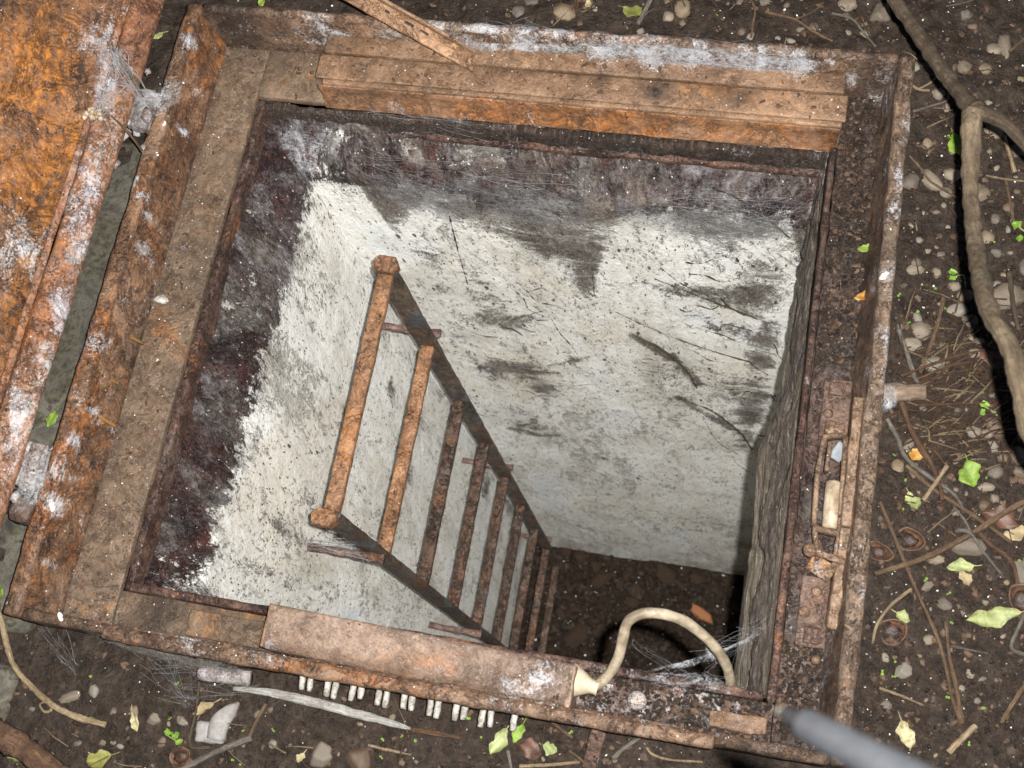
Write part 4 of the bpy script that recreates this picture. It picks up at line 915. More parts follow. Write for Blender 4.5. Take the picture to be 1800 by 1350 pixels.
twig('pale arched twig beside the round nut shell', [(1600, 1037), (1565, 1065), (1540, 1100), (1532, 1133)], (3.5, 2.5), 'straw', .006)
twig('stout straw coloured stick lying diagonally near the lower right edge', [(1664, 1323), (1712, 1276)], (6.5, 6.0), 'straw', .008)
twig('dark pointed stick below the big pale leaf', [(1660, 1093), (1668, 1160), (1680, 1215), (1687, 1272)], (2.5, 4.5), 'twig', .006)
twig('small pale twig right of the dark pointed stick', [(1669, 1137), (1700, 1143), (1735, 1150)], (2.8, 1.8), 'twig_grey', .006)
twig('short bleached twig near the lower right of the frame', [(1544, 1210), (1585, 1225), (1622, 1241)], (3.0, 1.6), 'straw', .006)
twig('broken reddish stick at the right edge with a pale splintered end', [(1756, 1272), (1775, 1240), (1800, 1200), (1815, 1165)], (4.5, 4), 'twig', .01)
twig('bent dry stem at the far right edge below the big leaf', [(1800, 1075), (1786, 1105), (1773, 1140), (1795, 1152), (1815, 1160)], (3.5, 3), 'twig_grey', .012)
twig('dark curved twig arching out from under the rim to the litter', [(1556, 740), (1575, 775), (1590, 810), (1630, 842), (1672, 872), (1690, 900)], (5, 3), 'twig_grey', .012)
twig('reddish branching twig hanging by the sawn stub', [(1575, 700), (1590, 745), (1612, 790), (1632, 820), (1648, 860), (1652, 885)], (6, 3), 'twig_red', .016, branchlets=[([(1612, 790), (1640, 800), (1660, 830)], 3)])
twig('straight tan twig running down right from the bright leaf', [(1590, 822), (1640, 865), (1700, 905), (1745, 935), (1775, 958)], (4.5, 3), 'twig', .010)
twig('short pale peeled stick crossing the tan twig', [(1618, 885), (1640, 855), (1660, 825)], (4.5, 4), 'straw', .016)
twig('grey forked twig in the middle of the right litter', [(1675, 937), (1700, 940), (1725, 975), (1756, 1012)], (4, 2.5), 'twig_grey', .012, branchlets=[([(1703, 940), (1690, 915), (1672, 895)], 2.5)])
twig('orange flaking root fragment below the forked twig', [(1712, 930), (1740, 960), (1775, 988), (1788, 1035)], (5, 3.5), 'twig_red', .006)
twig('long dark twig under the sawn stub', [(1577, 585), (1590, 625), (1605, 665), (1612, 680)], (5, 3.5), 'twig_grey', .012)
twig('slim upright stem left of the round tan pebbles', [(1655, 530), (1645, 575), (1630, 620), (1615, 660)], (4, 3.4), 'twig', .010)
twig('bundle of reddish needles fanning right from the stub', [(1580, 668), (1640, 645), (1690, 630), (1728, 622)], (3, 2), 'twig_red', .014, branchlets=[([(1610, 672), (1660, 652), (1712, 640)], 3), ([(1620, 690), (1660, 655), (1720, 622)], 2.5), ([(1590, 690), (1645, 668), (1700, 655)], 2.2)])
twig('straight dark needle stem below the stub', [(1610, 718), (1670, 716), (1740, 712)], (2.4, 1.6), 'twig_red', .012)
twig('dark stem crossing the big grey stone at the right', [(1768, 490), (1775, 545), (1784, 590)], (5, 4.5), 'bark_dark', .018)
twig('brown forked twig on the soil behind the back rim', [(1343, 32), (1395, 42), (1430, 65), (1462, 82)], (3.6, 3), 'twig', .012, branchlets=[([(1395, 43), (1425, 30), (1443, 18)], 2.6)])
twig('slender grey twig bent toward the back right corner', [(1460, 32), (1495, 42), (1515, 65), (1537, 92)], (3.0, 2.4), 'twig_grey', .012)
twig('thin curved stem standing behind the back rim', [(1312, 0), (1326, 27), (1323, 50), (1320, 75)], (3, 2.4), 'twig', .014)
twig('grey peeled stick behind the back rim by the olive leaf', [(1152, -10), (1138, 20), (1122, 52)], (5.5, 5), 'twig_grey', .012)
twig('small forked white twig by the back right corner', [(1603, 150), (1618, 155), (1634, 161)], (3.0, 2.0), 'straw', .012, branchlets=[([(1615, 154), (1635, 148), (1650, 141)], 2.2)])
twig('hooked grey twig beside the upper right rim', [(1602, 205), (1630, 195), (1660, 185), (1666, 165)], (2.6, 2.2), 'twig_grey', .012)
twig('thin dark twig right of the rim, pointing at the white stone', [(1596, 280), (1615, 302), (1635, 325), (1680, 355)], (3.2, 2), 'twig', .010)
twig('pale splinter standing below the side limb', [(1762, 245), (1772, 275), (1781, 308)], (3.5, 4.5), 'straw', .008)
twig('slanting thin brown stem at the right edge under the splinter', [(1765, 320), (1773, 360), (1780, 400)], (3.2, 2.6), 'twig', .008)
twig('pale horizontal stalk right of the leaning limb', [(1730, 315), (1760, 321), (1795, 326)], (2.4, 2), 'straw', .010)
twig('thin twig near the upper right edge of the soil', [(1660, 20), (1690, 12), (1715, 5)], (2.4, 1.8), 'twig_grey', .008)
twig('brown thin twig slanting at the top right edge', [(1770, 100), (1790, 80), (1812, 62)], (3, 2.4), 'twig', .010)
tw = twig('curved peeled twig with a curled tendril at the lower left', [(-10, 1040), (12, 1100), (30, 1165), (60, 1205), (100, 1240), (145, 1262), (194, 1275)], (5.5, 5.5, 7, 6), 'straw', .012, branchlets=[([(100, 1240), (98, 1250), (86, 1252), (78, 1240), (88, 1234)], 3.2)])
twig('thick orange-brown stick crossing the lower left corner', [(-40, 1250), (20, 1290), (70, 1322), (130, 1368)], (22, 24), 'twig_red', .03)
twig('grey forked twig with a white broken tip below the front rim', [(320, 1356), (380, 1325), (420, 1308), (447, 1298)], (5, 7), 'twig_grey', .010)
twig('thin orange stem standing above the white tipped twig', [(445, 1295), (460, 1262), (474, 1238)], (3.4, 2.6), 'twig', .012)
twig('dark bent wire-like stem beside the grey stone chips', [(356, 1200), (350, 1250), (340, 1310), (375, 1315)], (2.6, 2.6), 'bark_dark', .010)
twig('pale curved twig on the soil by the two rounded stones', [(650, 1310), (680, 1318), (725, 1327)], (3.0, 1.8), 'straw', .006)
twig('tan stick near the bottom below the cable cover', [(915, 1347), (970, 1345), (1020, 1340)], (3.6, 3), 'straw', .008)
twig('brown straight twig beside the green leaf at the bottom', [(972, 1270), (990, 1285), (1008, 1298)], (3.4, 2.8), 'twig', .010)
twig('thin arched rootlet at the bottom right of the strap', [(1137, 1315), (1150, 1328), (1180, 1336), (1235, 1340)], (2.6, 2), 'straw', .008)
twig('brown kinked twig at the bottom by the rusted strap', [(1002, 1320), (1018, 1332), (1040, 1352)], (2.6, 2.2), 'twig', .008)
twig('grey flat splinter below the front rim near the strap', [(1078, 1334), (1100, 1314), (1126, 1298)], (5, 3), 'twig_grey', .010)
twig('slim stem leaning against the pins at the bottom', [(895, 1320), (900, 1345), (905, 1365)], (3, 2.6), 'twig_grey', .012)
twig('fine dark stem curving up to the front rim', [(945, 1340), (955, 1310), (960, 1270)], (1.8, 1.4), 'bark_dark', .012)
pr = [hit(u, v, 2, -.074) for u, v in [(410, 1210), (470, 1217), (540, 1232), (620, 1253), (690, 1272), (722, 1281)]]
th('bleached_root', tube(pr, [.0025, .0052, .0062, .0055, .0042, .002], n=50, sides=10, amp=.0009, freq=60, flat=.6), 'white_root', 'long bleached white root on the soil below the row of pins', 'root')
pr = [gp(u, v, .003) for u, v in [(715, 1282), (760, 1288), (810, 1298)]]
th('dark_root', tube(pr, [.003, .004, .002], n=20, sides=8, amp=.0008), 'twig_red', 'dark reddish root continuing right from the bleached root', 'root')

# ================================================================== LEAVES, SHELLS, STONES
def leafmesh(L, Wd, fold=.25, curl=.3, tip=.6, seed=0):
    nu, nv = 13, 7; V = []
    R2 = np.random.default_rng(seed); ph = R2.uniform(0, 6)
    for i in range(nu):
        t = i / (nu - 1); w0 = Wd / 2 * (math.sin(math.pi * t ** (.8 + tip * .3)) ** .75) + 1e-4
        for j in range(nv):
            s = j / (nv - 1) * 2 - 1; w = w0 * (1 + .22 * math.sin(7 * t + 2 * ph + (3 if s > 0 else 0)) * abs(s) + .16 * math.sin(17 * t + ph * (2 if s > 0 else 3)) * abs(s) ** 2)
            V.append(((t - .5) * L, s * w, fold * abs(s) * w + curl * L * (t - .5) ** 2 + .075 * L * math.sin(5 * t + 3 * s + ph) * abs(s)))
    idx = np.arange(nu * nv).reshape(nu, nv)
    F = np.stack([idx[:-1, :-1], idx[1:, :-1], idx[1:, 1:], idx[:-1, 1:]], -1).reshape(-1, 4)
    V = np.array(V); Vb = V - np.array([0, 0, .0004]); n = len(V)
    F2 = [tuple(f) for f in F] + [tuple(int(k) + n for k in f[::-1]) for f in F]
    return np.concatenate([V, Vb]), F2
def leaf(label, u, v, Lpx, Wpx, ang, mat, z=None, up=.008, fold=.25, curl=.25, tilt=0, stalk=True, seed=None):
    p = gp(u, v, up) if z is None else hit(u, v, 2, z) + (0, 0, up)
    s = np.linalg.norm(p - CAM) / FPX; seed = int(u * 7 + v) if seed is None else seed
    V, F = leafmesh(Lpx * s, Wpx * s, fold, curl, seed=seed)
    # image angle -> ground angle (image x ~ world x, image y ~ -world y, rotated by camera roll)
    rz = math.radians(-ang) + .12
    Rm = np.array(Euler((math.radians(tilt), math.radians(random.uniform(-8, 8)), rz)).to_matrix())
    V = V @ Rm.T + p
    lo = V[:, 2].min(); base = (gz(p[0], p[1]) if z is None else z); V[:, 2] += max(0, base + .002 - lo) if lo < base + .002 else 0
    root = thing('fallen_leaf', label, 'leaf', p)
    obj('blade', (V, F), M[mat], root)
    if stalk:
        e = V[:7].mean(0); d = Rm @ np.array([-1, 0, 0]); 
        obj('stalk', tube([e, e + d * Lpx * s * .15 + (0, 0, -.001), e + d * Lpx * s * .3 + (0, .001, -.003)], [.0007, .0006], n=8, sides=5), M[mat], root)
    return root
leaf('bright green leaf left of the leaning limb, upper right', 1678, 261, 42, 24, 80, 'leaf_green')
leaf('large yellow-green oval leaf with a short stalk, middle right', 1702, 836, 46, 34, 80, 'leaf_green', seed=5)
leaf('pale cream double leaf beside the straw stick crossing', 1602, 884, 34, 22, 70, 'leaf_pale')
leaf('pale green pointed leaf on bare soil below the forked twig', 1686, 998, 44, 20, 175, 'leaf_pale', curl=.1)
leaf('long curled pale green leaf near the right edge', 1742, 1086, 92, 30, 168, 'leaf_pale', curl=.35)
leaf('small cupped yellowish leaf above the round nut shell', 1584, 1086, 26, 18, 30, 'leaf_pale', curl=.8)
leaf('pale spotted leaf lying near the pole at the lower right', 1590, 1292, 46, 25, 75, 'leaf_cream')
leaf('thin crescent shaped pale leaf at the lower left', 243, 1269, 34, 13, 65, 'leaf_cream', fold=.8)
leaf('narrow tan leaf beside the grey stone chips', 362, 1246, 40, 15, 150, 'leaf_tan')
leaf('rolled olive leaf at the bottom left', 180, 1334, 40, 26, 160, 'leaf_olive', fold=.6)
leaf('yellow-green crumpled leaf in the lower left corner', 36, 1324, 30, 24, 60, 'leaf_olive', fold=.5)
leaf('pale torn leaf at the bottom under the pins', 879, 1304, 52, 24, 120, 'leaf_pale', seed=3)
leaf('fresh light green leaf at the bottom next to the torn leaf', 914, 1290, 36, 17, 115, 'leaf_green', up=.014)
leaf('brown cupped leaf at the bottom between the green leaves', 935, 1318, 42, 30, 20, 'leaf_brown', curl=.6)
leaf('small fan shaped pale leaf at the bottom right of the brown leaf', 968, 1316, 26, 20, 20, 'leaf_pale')
leaf('olive green leaf on the soil behind the back rim', 1113, 27, 38, 24, 30, 'leaf_olive')
leaf('green leaf at the top edge behind the stay bar', 692, 2, 34, 20, 10, 'leaf_green', up=.015)
leaf('small yellow leaf behind the back rim', 1036, 14, 16, 12, 60, 'leaf_cream')
leaf('small green leaf in the gap between lid and frame', 97, 740, 30, 16, 110, 'leaf_green', z=-.05)
leaf('small green leaf in the upper end of the hinge gap', 282, 69, 22, 10, 150, 'leaf_pale', z=-.03)
leaf('yellow-green curled leaf at the top left corner of the frame', 463, 9, 22, 12, 100, 'leaf_green', z=-.03)
leaf('yellow-green leaf at the left edge beside the frame corner', 5, 1045, 20, 14, 80, 'leaf_green', z=-.05)
leaf('small bright yellow-green curl on the right ledge', 1518, 441, 24, 13, 170, 'leaf_green', z=ZL + .004)
leaf('orange dead leaf on the right ledge', 1517, 526, 34, 15, 170, 'leaf_amber', z=ZL + .004)
leaf('amber dead leaf beside the right rim under the dark curved twig', 1610, 801, 30, 22, 130, 'leaf_amber', fold=.05)
leaf('tan leaf scrap near the white tipped twig', 532, 1332, 18, 12, 120, 'leaf_cream')
leaf('tan dry leaf under the pale green pointed leaf', 1694, 1018, 28, 18, 70, 'leaf_tan')
leaf('brown rotting leaf in the litter at the right', 1755, 915, 60, 34, 20, 'leaf_brown', curl=.05, stalk=False)
leaf('grey-tan broken leaf at the right edge of the litter', 1783, 940, 40, 22, 170, 'leaf_tan', curl=.05, stalk=False)
leaf('dark brown leaf beside the lower limb in the litter', 1745, 632, 46, 40, 100, 'leaf_brown', curl=.1, stalk=False)

def shellmesh(r, ry, depth, wall=.12):
    nr, ns = 7, 22; V = []; F = []
    for lay, (k, dz) in enumerate(((1.0, 0), (1 - wall, 0))):
        for i in range(nr):
            a = i / (nr - 1) * math.pi / 2
            for j in range(ns):
                b = j / ns * 2 * math.pi
                w = 1 + .06 * math.sin(3 * b + 1) + .03 * math.sin(7 * b)
                V.append((r * k * w * math.cos(a) * math.cos(b), ry * k * w * math.cos(a) * math.sin(b), -depth * (k - (.05 if lay else 0)) * math.sin(a) + (.1 * depth * math.sin(2 * b) if i == 0 else 0)))
    n = nr * ns
    for lay in range(2):
        for i in range(nr - 1):
            for j in range(ns):
                q = (lay * n + i * ns + j, lay * n + i * ns + (j + 1) % ns, lay * n + (i + 1) * ns + (j + 1) % ns, lay * n + (i + 1) * ns + j)
                F.append(q[::-1] if lay == 0 else q)
    R_ = [(j, (j + 1) % ns, n + (j + 1) % ns, n + j) for j in range(ns)]
    return np.array(V), F + R_
for u, v, a, b, tl, lab in [(1567, 1112, 24, 22, 12, 'round open brown nut shell on bare soil right of the frame'), (1597, 951, 24, 19, 15, 'dark oval half nut shell near the rim, middle right'), (1543, 972, 24, 15, 10, 'half nut shell tucked against the right rim'),
                          (1798, 1060, 22, 32, 10, 'reddish nut shell cut by the right edge of the view'), (320, 1331, 19, 17, 8, 'ring shaped broken shell at the bottom left'), (1027, 12, 14, 14, 10, 'dark curled shell behind the back rim')]:
    p = gp(u, v, .006); s = pxm(u, v); V, F = shellmesh(a * s, b * s, 15 * s)
    Rm = np.array(Euler((math.radians(tl), math.radians(-tl), random.uniform(-.5, .5))).to_matrix()); V = V @ Rm.T + p + (0, 0, .002)
    root = thing('nut_shell', lab, 'nut shell', p); obj('shell', (V, F), M['shell'], root)
    V2, F2 = stone(2, .3, 2.0, seed=u * .1); obj('husk', (V2 * np.array([a * s * .62, b * s * .62, 5 * s]) @ Rm.T + p + (0, 0, -6 * s), F2), M['shell_in'], root)

# pebbles: shared meshes, one object each
PEB = [mesh_data('pebble', *stone(3, .17, 1.25, angular=.18 if k % 2 else 0, seed=k * 3.3), M['pebble']) for k in range(5)] + [mesh_data('pebble', *stone(3, .2, 1.4, angular=.42, seed=k * 5.1 + 1), M['pebble']) for k in range(3)]
OCC = []
def pebble(u, v, a, b, ang, label, group=None, mesh=None, sink=.5, cat='pebble', name='pebble', mat=None):
    p = gp(u, v); s = pxm(u, v)
    me = PEB[mesh if mesh is not None else random.randrange(len(PEB))]
    if mat: me = me.copy(); me.materials.clear(); me.materials.append(M[mat])
    o = bpy.data.objects.new(name, me); COL.objects.link(o)
    h = min(a, b) * s * .75
    o.scale = (a * s, b * s, h); o.rotation_euler = (random.uniform(-.2, .2), random.uniform(-.2, .2), math.radians(-ang) + .15)
    o.location = (p[0], p[1], p[2] + h * (1 - 2 * (sink + random.uniform(-.08, .16))) * .9); OCC.append((p[0], p[1], max(a, b) * s))
    tag(o, label, cat, group); return o
UP = [(1620, 582, 18, 15, 20, 'smooth pale tan egg shaped pebble right of the middle of the rim'), (1604, 606, 16, 12, 10, 'brown pebble just below the pale egg shaped one'), (1680, 546, 20, 12, -10, 'grey oval pebble with a dark ring on its face'), (1695, 519, 15, 14, 0, 'round ringed pebble with a seedling behind it'),
      (1705, 566, 14, 12, 0, 'dull grey pebble under the shadow of the lower limb'), (1640, 640, 20, 17, 40, 'angular tan stone above the sawn stub'), (1677, 505, 9, 10, 80, 'small amber pebble above the ringed pebbles'), (1770, 525, 34, 30, -20, 'big grey stone crossed by a dark stem at the right'),
      (1600, 322, 14, 16, 30, 'grey-brown pebble against the upper right rim'), (1636, 318, 14, 24, -35, 'white elongated stone between rim and limb, upper right'), (1662, 340, 11, 10, 10, 'grey pebble right of the white elongated stone'), (1745, 232, 18, 13, 25, 'pale grey pebble under the side limb'),
      (1697, 28, 11, 11, 0, 'round pale pebble near the top right corner'), (1710, 46, 9, 6, 10, 'small flat pebble under the round pale one at the top right'), (1766, 78, 11, 26, 5, 'tall pale grey pebble at the upper right'), (1747, 88, 12, 13, 0, 'round pebble touching the tall pale one, upper right'),
      (1673, 307, 15, 12, 20, 'orange-tan flat stone beside the lower limb'), (1713, 346, 9, 9, 0, 'tan pebble right of the lower limb'), (1578, 822, 12, 16, 15, 'smooth tan pebble under the amber leaf'), (1748, 752, 13, 22, -30, 'long pale pebble right of the litter'),
      (1735, 762, 11, 9, 0, 'brown pebble left of the long pale pebble'), (1712, 758, 13, 11, 0, 'dark brown pebble second left of the long pale pebble'), (1747, 786, 8, 14, 0, 'cream oval pebble below the long pale pebble'), (1763, 805, 9, 8, 0, 'small pinkish pebble below the cream oval'),
      (1790, 800, 13, 17, 0, 'grey rounded pebble near the right edge, middle'), (1795, 830, 14, 9, 20, 'pale flat stone at the right edge, middle'), (1733, 856, 14, 7, 0, 'flat grey pebble below the big oval leaf'), (1628, 1032, 15, 9, -30, 'bean shaped grey pebble below the crossing stick'),
      (1660, 1063, 13, 15, -40, 'smooth mauve oval pebble on bare soil'), (1587, 1180, 16, 16, 0, 'round white pebble with a dark notch, lower right'), (1705, 1184, 7, 11, -20, 'small orange pebble on bare soil at the lower right'), (1557, 1240, 14, 11, 10, 'dull brown pebble near the lower right rim'),
      (1690, 1211, 6, 6, 0, 'tiny pinkish pebble below the small orange one'), (1718, 1232, 6, 6, 0, 'tiny tan pebble at the lower right'), (1795, 1000, 12, 24, 0, 'grey stone at the right edge below the litter'), (1645, 985, 14, 9, 0, 'flat brown stone left of the pale pointed leaf'),
      (1700, 960, 28, 16, 10, 'flat brown stone under the forked twig'), (562, 1328, 22, 23, -15, 'rounded grey stone with a pointed top at the bottom'), (630, 1334, 25, 26, 0, 'larger rounded grey stone right of the pointed one at the bottom'), (706, 1341, 7, 6, 0, 'small white pebble at the bottom by the curved twig'),
      (992, 19, 20, 15, 10, 'smooth tan pebble behind the back rim, left of the olive leaf'), (935, 4, 16, 9, 0, 'grey pebble at the top edge behind the back rim'), (1200, 15, 14, 16, 10, 'dark brown pebble at the top edge behind the back rim'), (1202, 40, 9, 8, 0, 'small tan pebble touching the back rim'),
      (1345, 4, 12, 8, 0, 'greenish pebble at the top edge, right half'), (1490, 8, 16, 12, 0, 'pale grey stone at the top right behind the back rim'), (1487, 27, 8, 9, 0, 'small pale pebble under the pale grey stone, top right'), (1547, 25, 18, 24, 40, 'broad brown stone beside the upper limb'),
      (1430, 48, 9, 10, 0, 'round tan pebble between the forked twigs'), (1520, 60, 10, 9, 0, 'brownish pebble left of the upper limb'), (1610, 470, 16, 9, -10, 'flat grey pebble close to the right rim, upper middle'), (1645, 372, 8, 5, 0, 'small white chip right of the rim'),
      (1583, 575, 8, 8, 0, 'small orange pebble by the rim beside the pale egg'), (1800, 470, 9, 16, 10, 'grey pebble at the right edge above the big grey stone'), (1752, 502, 9, 7, 0, 'ringed small pebble left of the big grey stone'), (1788, 268, 14, 16, 0, 'brown stone at the right edge under the side limb'),
      (1724, 340, 20, 14, -30, 'dull brown stone right of the lower limb, upper right'), (1749, 385, 8, 10, 0, 'spotted tan pebble right of the lower limb'), (165, 1215, 9, 12, 0, 'grey chip of stone above the curved twig at the lower left'), (270, 1262, 13, 14, 0, 'lumpy brown stone right of the crescent leaf'), (235, 1250, 9, 12, 0, 'lumpy brown stone left of the crescent leaf'), (320, 1268, 12, 10, 20, 'brown crumb of earth by the tan leaf'), (125, 1225, 20, 8, -20, 'brown clod above the curved twig'), (180, 1306, 6, 5, 0, 'tiny brown pebble at the lower left')]
for k, (u, v, a, b, an, lab) in enumerate(UP): pebble(u, v, a, b, an, lab, mesh=k % 8 if a * b > 200 else None)
# two grey mortar chips in the front soil
p = gp(372, 1287); s = pxm(372, 1287)
o = th('stone_chip', rbox((-.02, -.013, -.006), (.02, .013, .008), .005, .005, .002, 60, M=np.array(Matrix.Translation(Vector(p)) @ Euler((.1, -.1, .1)).to_matrix().to_4x4())), 'mortar', 'flat squarish grey stone chip at the bottom left', 'stone chip')
p = gp(398, 1272)
o = th('stone_chip', tube([p + (-.006, -.02, .008), p + (-.004, 0, .012), p + (.006, .016, .012), p + (.012, .024, .01)], [.012, .013, .009, .003], n=16, sides=10, amp=.001, flat=.6), 'mortar', 'curved horn shaped grey stone chip beside the flat one', 'stone chip')
# small pebbles no one could tell apart by look, scattered
def clear(x, y, r):
    return all((x - a) ** 2 + (y - b) ** 2 > (r + c) ** 2 for a, b, c in OCC)
cnt = 0
for zone, (u0, u1, v0, v1), nmax, lab in [('right', (1590, 1800, 110, 900), 90, 'small half buried pebble in the soil right of the hatch'), ('low', (1520, 1800, 1000, 1350), 22, 'tiny half buried pebble in the soil at the lower right'), ('top', (880, 1570, -30, 80), 34, 'small half buried pebble in the soil behind the back rim'), ('front', (40, 1100, 1230, 1350), 26, 'tiny half buried pebble in the soil in front of the hatch')]:
    k = 0
    for _ in range(nmax * 4):
        if k >= nmax: break
        u, v = random.uniform(u0, u1), random.uniform(v0, v1); p = g(u, v)
        a = random.choice([4, 5, 6, 7, 8, 10, 12]) * random.uniform(.8, 1.15) * (.75 if zone in ('low', 'front') else 1)
        if -.012 < p[0] < 1.02 and -.03 < p[1] < .9: continue
        if not clear(p[0], p[1], a * pxm(u, v) * .8): continue
        pebble(u, v, a, a * random.uniform(.6, 1), random.uniform(0, 180), lab, 'small pebbles ' + {'right': 'right of the hatch', 'low': 'at the lower right', 'top': 'behind the back rim', 'front': 'in front of the hatch'}[zone]); k += 1

# seedlings: tiny green plants
def seedling_mesh(sd):
    R2 = np.random.default_rng(sd); parts = []
    h = R2.uniform(.006, .011); top = np.array([R2.uniform(-.004, .004), R2.uniform(-.004, .004), h])
    parts.append(tube([(0, 0, -.003), top * .5, top], [.0006, .0005], n=6, sides=5))
    for k in range(R2.integers(2, 4)):
        a = R2.uniform(0, 6.28); V, F = leafmesh(R2.uniform(.0055, .0085), R2.uniform(.004, .006), .2, .2, seed=sd + k)
        V = V + np.array([.0035, 0, 0]); c, s_ = math.cos(a), math.sin(a); V = V @ np.array([[c, s_, 0], [-s_, c, 0], [0, 0, 1]]) + top
        parts.append((V, F, np.zeros((len(V), 2))))
    V, F, U = join(parts); return mesh_data('seedling', V, F, M['seedling'])
SM = [seedling_mesh(k) for k in range(4)]
SP = [(1640, 510), (1598, 568), (1590, 600), (1660, 545), (1615, 548), (1578, 525), (1572, 800), (1588, 845), (1585, 900), (1627, 1017), (1668, 1045), (1672, 1092), (1577, 1164), (1551, 1186), (1570, 1188), (1664, 1222), (1730, 1250), (1733, 842), (1725, 690), (1700, 660), (1745, 425), (1665, 242), (305, 1290), (318, 1303), (163, 1185), (165, 1262), (315, 1203), (675, 1297), (735, 1298), (708, 1293), (672, 1330), (825, 1267), (843, 1295), (428, 1286), (480, 1285), (410, 1333), (425, 1340), (1005, 1285), (1260, 28), (1352, 18), (1790, 990), (1703, 1310), (300, 1262), (890, 20)]
for k, (u, v) in enumerate(SP):
    p = gp(u, v); o = bpy.data.objects.new('seedling', SM[k % 4]); COL.objects.link(o); o.location = p; o.rotation_euler = (0, 0, random.uniform(0, 6)); sc = random.uniform(.28, .55); o.scale = (sc,) * 3
    right = u > 1400; top = v < 60
    tag(o, 'tiny bright green seedling sprouting in the soil ' + ('behind the back rim' if top else 'right of the hatch' if right else 'in front of the hatch'), 'seedling', 'seedlings ' + ('behind the back rim' if top else 'right of the hatch' if right else 'in front of the hatch'))
def sprout(label, stem, leaves):
    root = thing('sprout', label, 'sprout', gp(*stem[0]))
    obj('stem', tube([gp(u, v, .004 + .005 * i) for i, (u, v) in enumerate(stem)], [.001, .0008], n=14, sides=6), M['leaf_pale'], root)
    for (u, v, r, a) in leaves:
        p = gp(u, v, .014); s = pxm(u, v); V, F = leafmesh(r * 2 * s, r * 1.4 * s, .2, .2, seed=u); c, s_ = math.cos(a), math.sin(a)
        obj('leaf', (V @ np.array([[c, s_, 0], [-s_, c, 0], [0, 0, 1]]) + p, F), M['seedling'], root)
sprout('lanky seedling with two small leaves rising from the ringed pebble', [(1695, 508), (1690, 490), (1672, 494)], [(1671, 486, 7, 0), (1670, 497, 6, .5)])
sprout('lanky seedling leaning over the long pale pebble', [(1757, 738), (1742, 727), (1730, 722)], [(1727, 717, 8, 0), (1723, 730, 6, 2)])
sprout('yellow-green sprout at the top right edge of the soil', [(1800, 410), (1785, 403), (1778, 412)], [(1783, 402, 8, .5), (1787, 428, 7, 1.4), (1778, 405, 6, 2.5)])
sprout('small branched green sprout in front of the flat stone chip', [(292, 1290), (305, 1297), (322, 1305)], [(303, 1288, 7, 0), (318, 1293, 7, .6), (322, 1305, 6, 1)])

# ------------------------------------------------ loose stuff nobody could count
def scatter(name, label, base, n, zone, smin, smax, mat, zfn, flatten=(.5, 1)):
    Vs, Fs, n0 = [], [], 0
    for k in range(n):
        B, BF = base[k % len(base)]
        r = smin * (smax / smin) ** (random.random() ** 1.6)
        for _ in range(20):
            q = zone()
            if q is not None: break
        if q is None: continue
        E = np.array(Euler((random.uniform(-.5, .5), random.uniform(-.5, .5), random.uniform(0, 6.3))).to_matrix())
        V = (B * np.array([r, r * random.uniform(.5, 1), r * random.uniform(*flatten)])) @ E.T + q + (0, 0, r * .15)
        Vs.append(V); Fs += [tuple(i + n0 for i in f) for f in BF]; n0 += len(V)
    o = obj(name, (np.concatenate(Vs), Fs), M[mat], smooth=False); tag(o, label, None, None, 'stuff'); return o
crumbs = [stone(1, .5, 1.5, seed=k * 2.7) for k in range(6)]
def zone_soil():
    t = random.random()
    if t < .14:
        x, y = random.uniform(-.7, 1.75), random.uniform(-.75, 1.5)
        if -.35 < x < 1.01 and -.012 < y < .9: return None
        return np.array([x, y, gz(x, y)])
    if t < .64: u, v = random.uniform(1500, 1810), random.uniform(-20, 1360)
    elif t < .8: u, v = random.uniform(400, 1620), random.uniform(-40, 110)
    else: u, v = random.uniform(-10, 1350), random.uniform(1090, 1360)
    p = g(u, v)
    if -.004 < p[0] < 1.012 and -.012 < p[1] < .9: return None
    p[2] = gz(p[0], p[1]); return p
scatter('soil_crumbs', 'loose dark soil crumbs', crumbs, 9000, zone_soil, .001, .0036, 'crumb', None)
scatter('litter_bits', 'brown bits of rotted bark and leaf', crumbs, 1300, zone_soil, .0015, .006, 'humus', None, (.1, .4))
scatter('white_specks', 'white flecks scattered on the soil', crumbs, 240, zone_soil, .0005, .0018, 'fleck', None)
def zone_ledge():
    t = random.random()
    if t < .55: p = np.array([random.uniform(.925, .975), random.uniform(.48, .86), ZL + .001])
    elif t < .75: p = np.array([random.uniform(.925, .97), random.uniform(.02, .13), ZL + .001])
    else: p = np.array([random.uniform(.70, .92), random.uniform(.014, .058), ZL + .001])
    return p
scatter('ledge_dirt', 'dark soil and rust crumbs lying on the ledge', crumbs, 2600, zone_ledge, .001, .0042, 'crumb', None)
scatter('ledge_litter', 'brown rust scale lying on the ledge', crumbs, 420, zone_ledge, .0015, .006, 'humus', None, (.15, .4))
def zone_frame():
    t = random.random()
    if t < .3: return np.array([random.uniform(.03, .095), random.uniform(.02, .86), ZL])
    if t < .5: return np.array([random.uniform(.1, .92), random.uniform(.80, .835), -.0285])
    if t < .6: return np.array([random.uniform(.2, .92), random.uniform(.842, .866), -.0265])
    if t < .93: return np.array([random.uniform(.1, .9), random.uniform(.0, .012), .004])
    return zone_ledge()
scatter('rust_scale', 'small flakes of rust scale lying on the frame', [rbox((-1, -.7, -.08), (1, .7, .08), .05, 1, 0)] * 2 + crumbs[:2], 620, zone_frame, .0012, .0048, 'scale', None, (.25, .5))
scatter('white_grit_glints', 'white grit, dried specks and painted-in glints on the frame', crumbs, 260, zone_frame, .0004, .0013, 'fleck', None)  # the white bits also stand in for sparkles of light on the rust
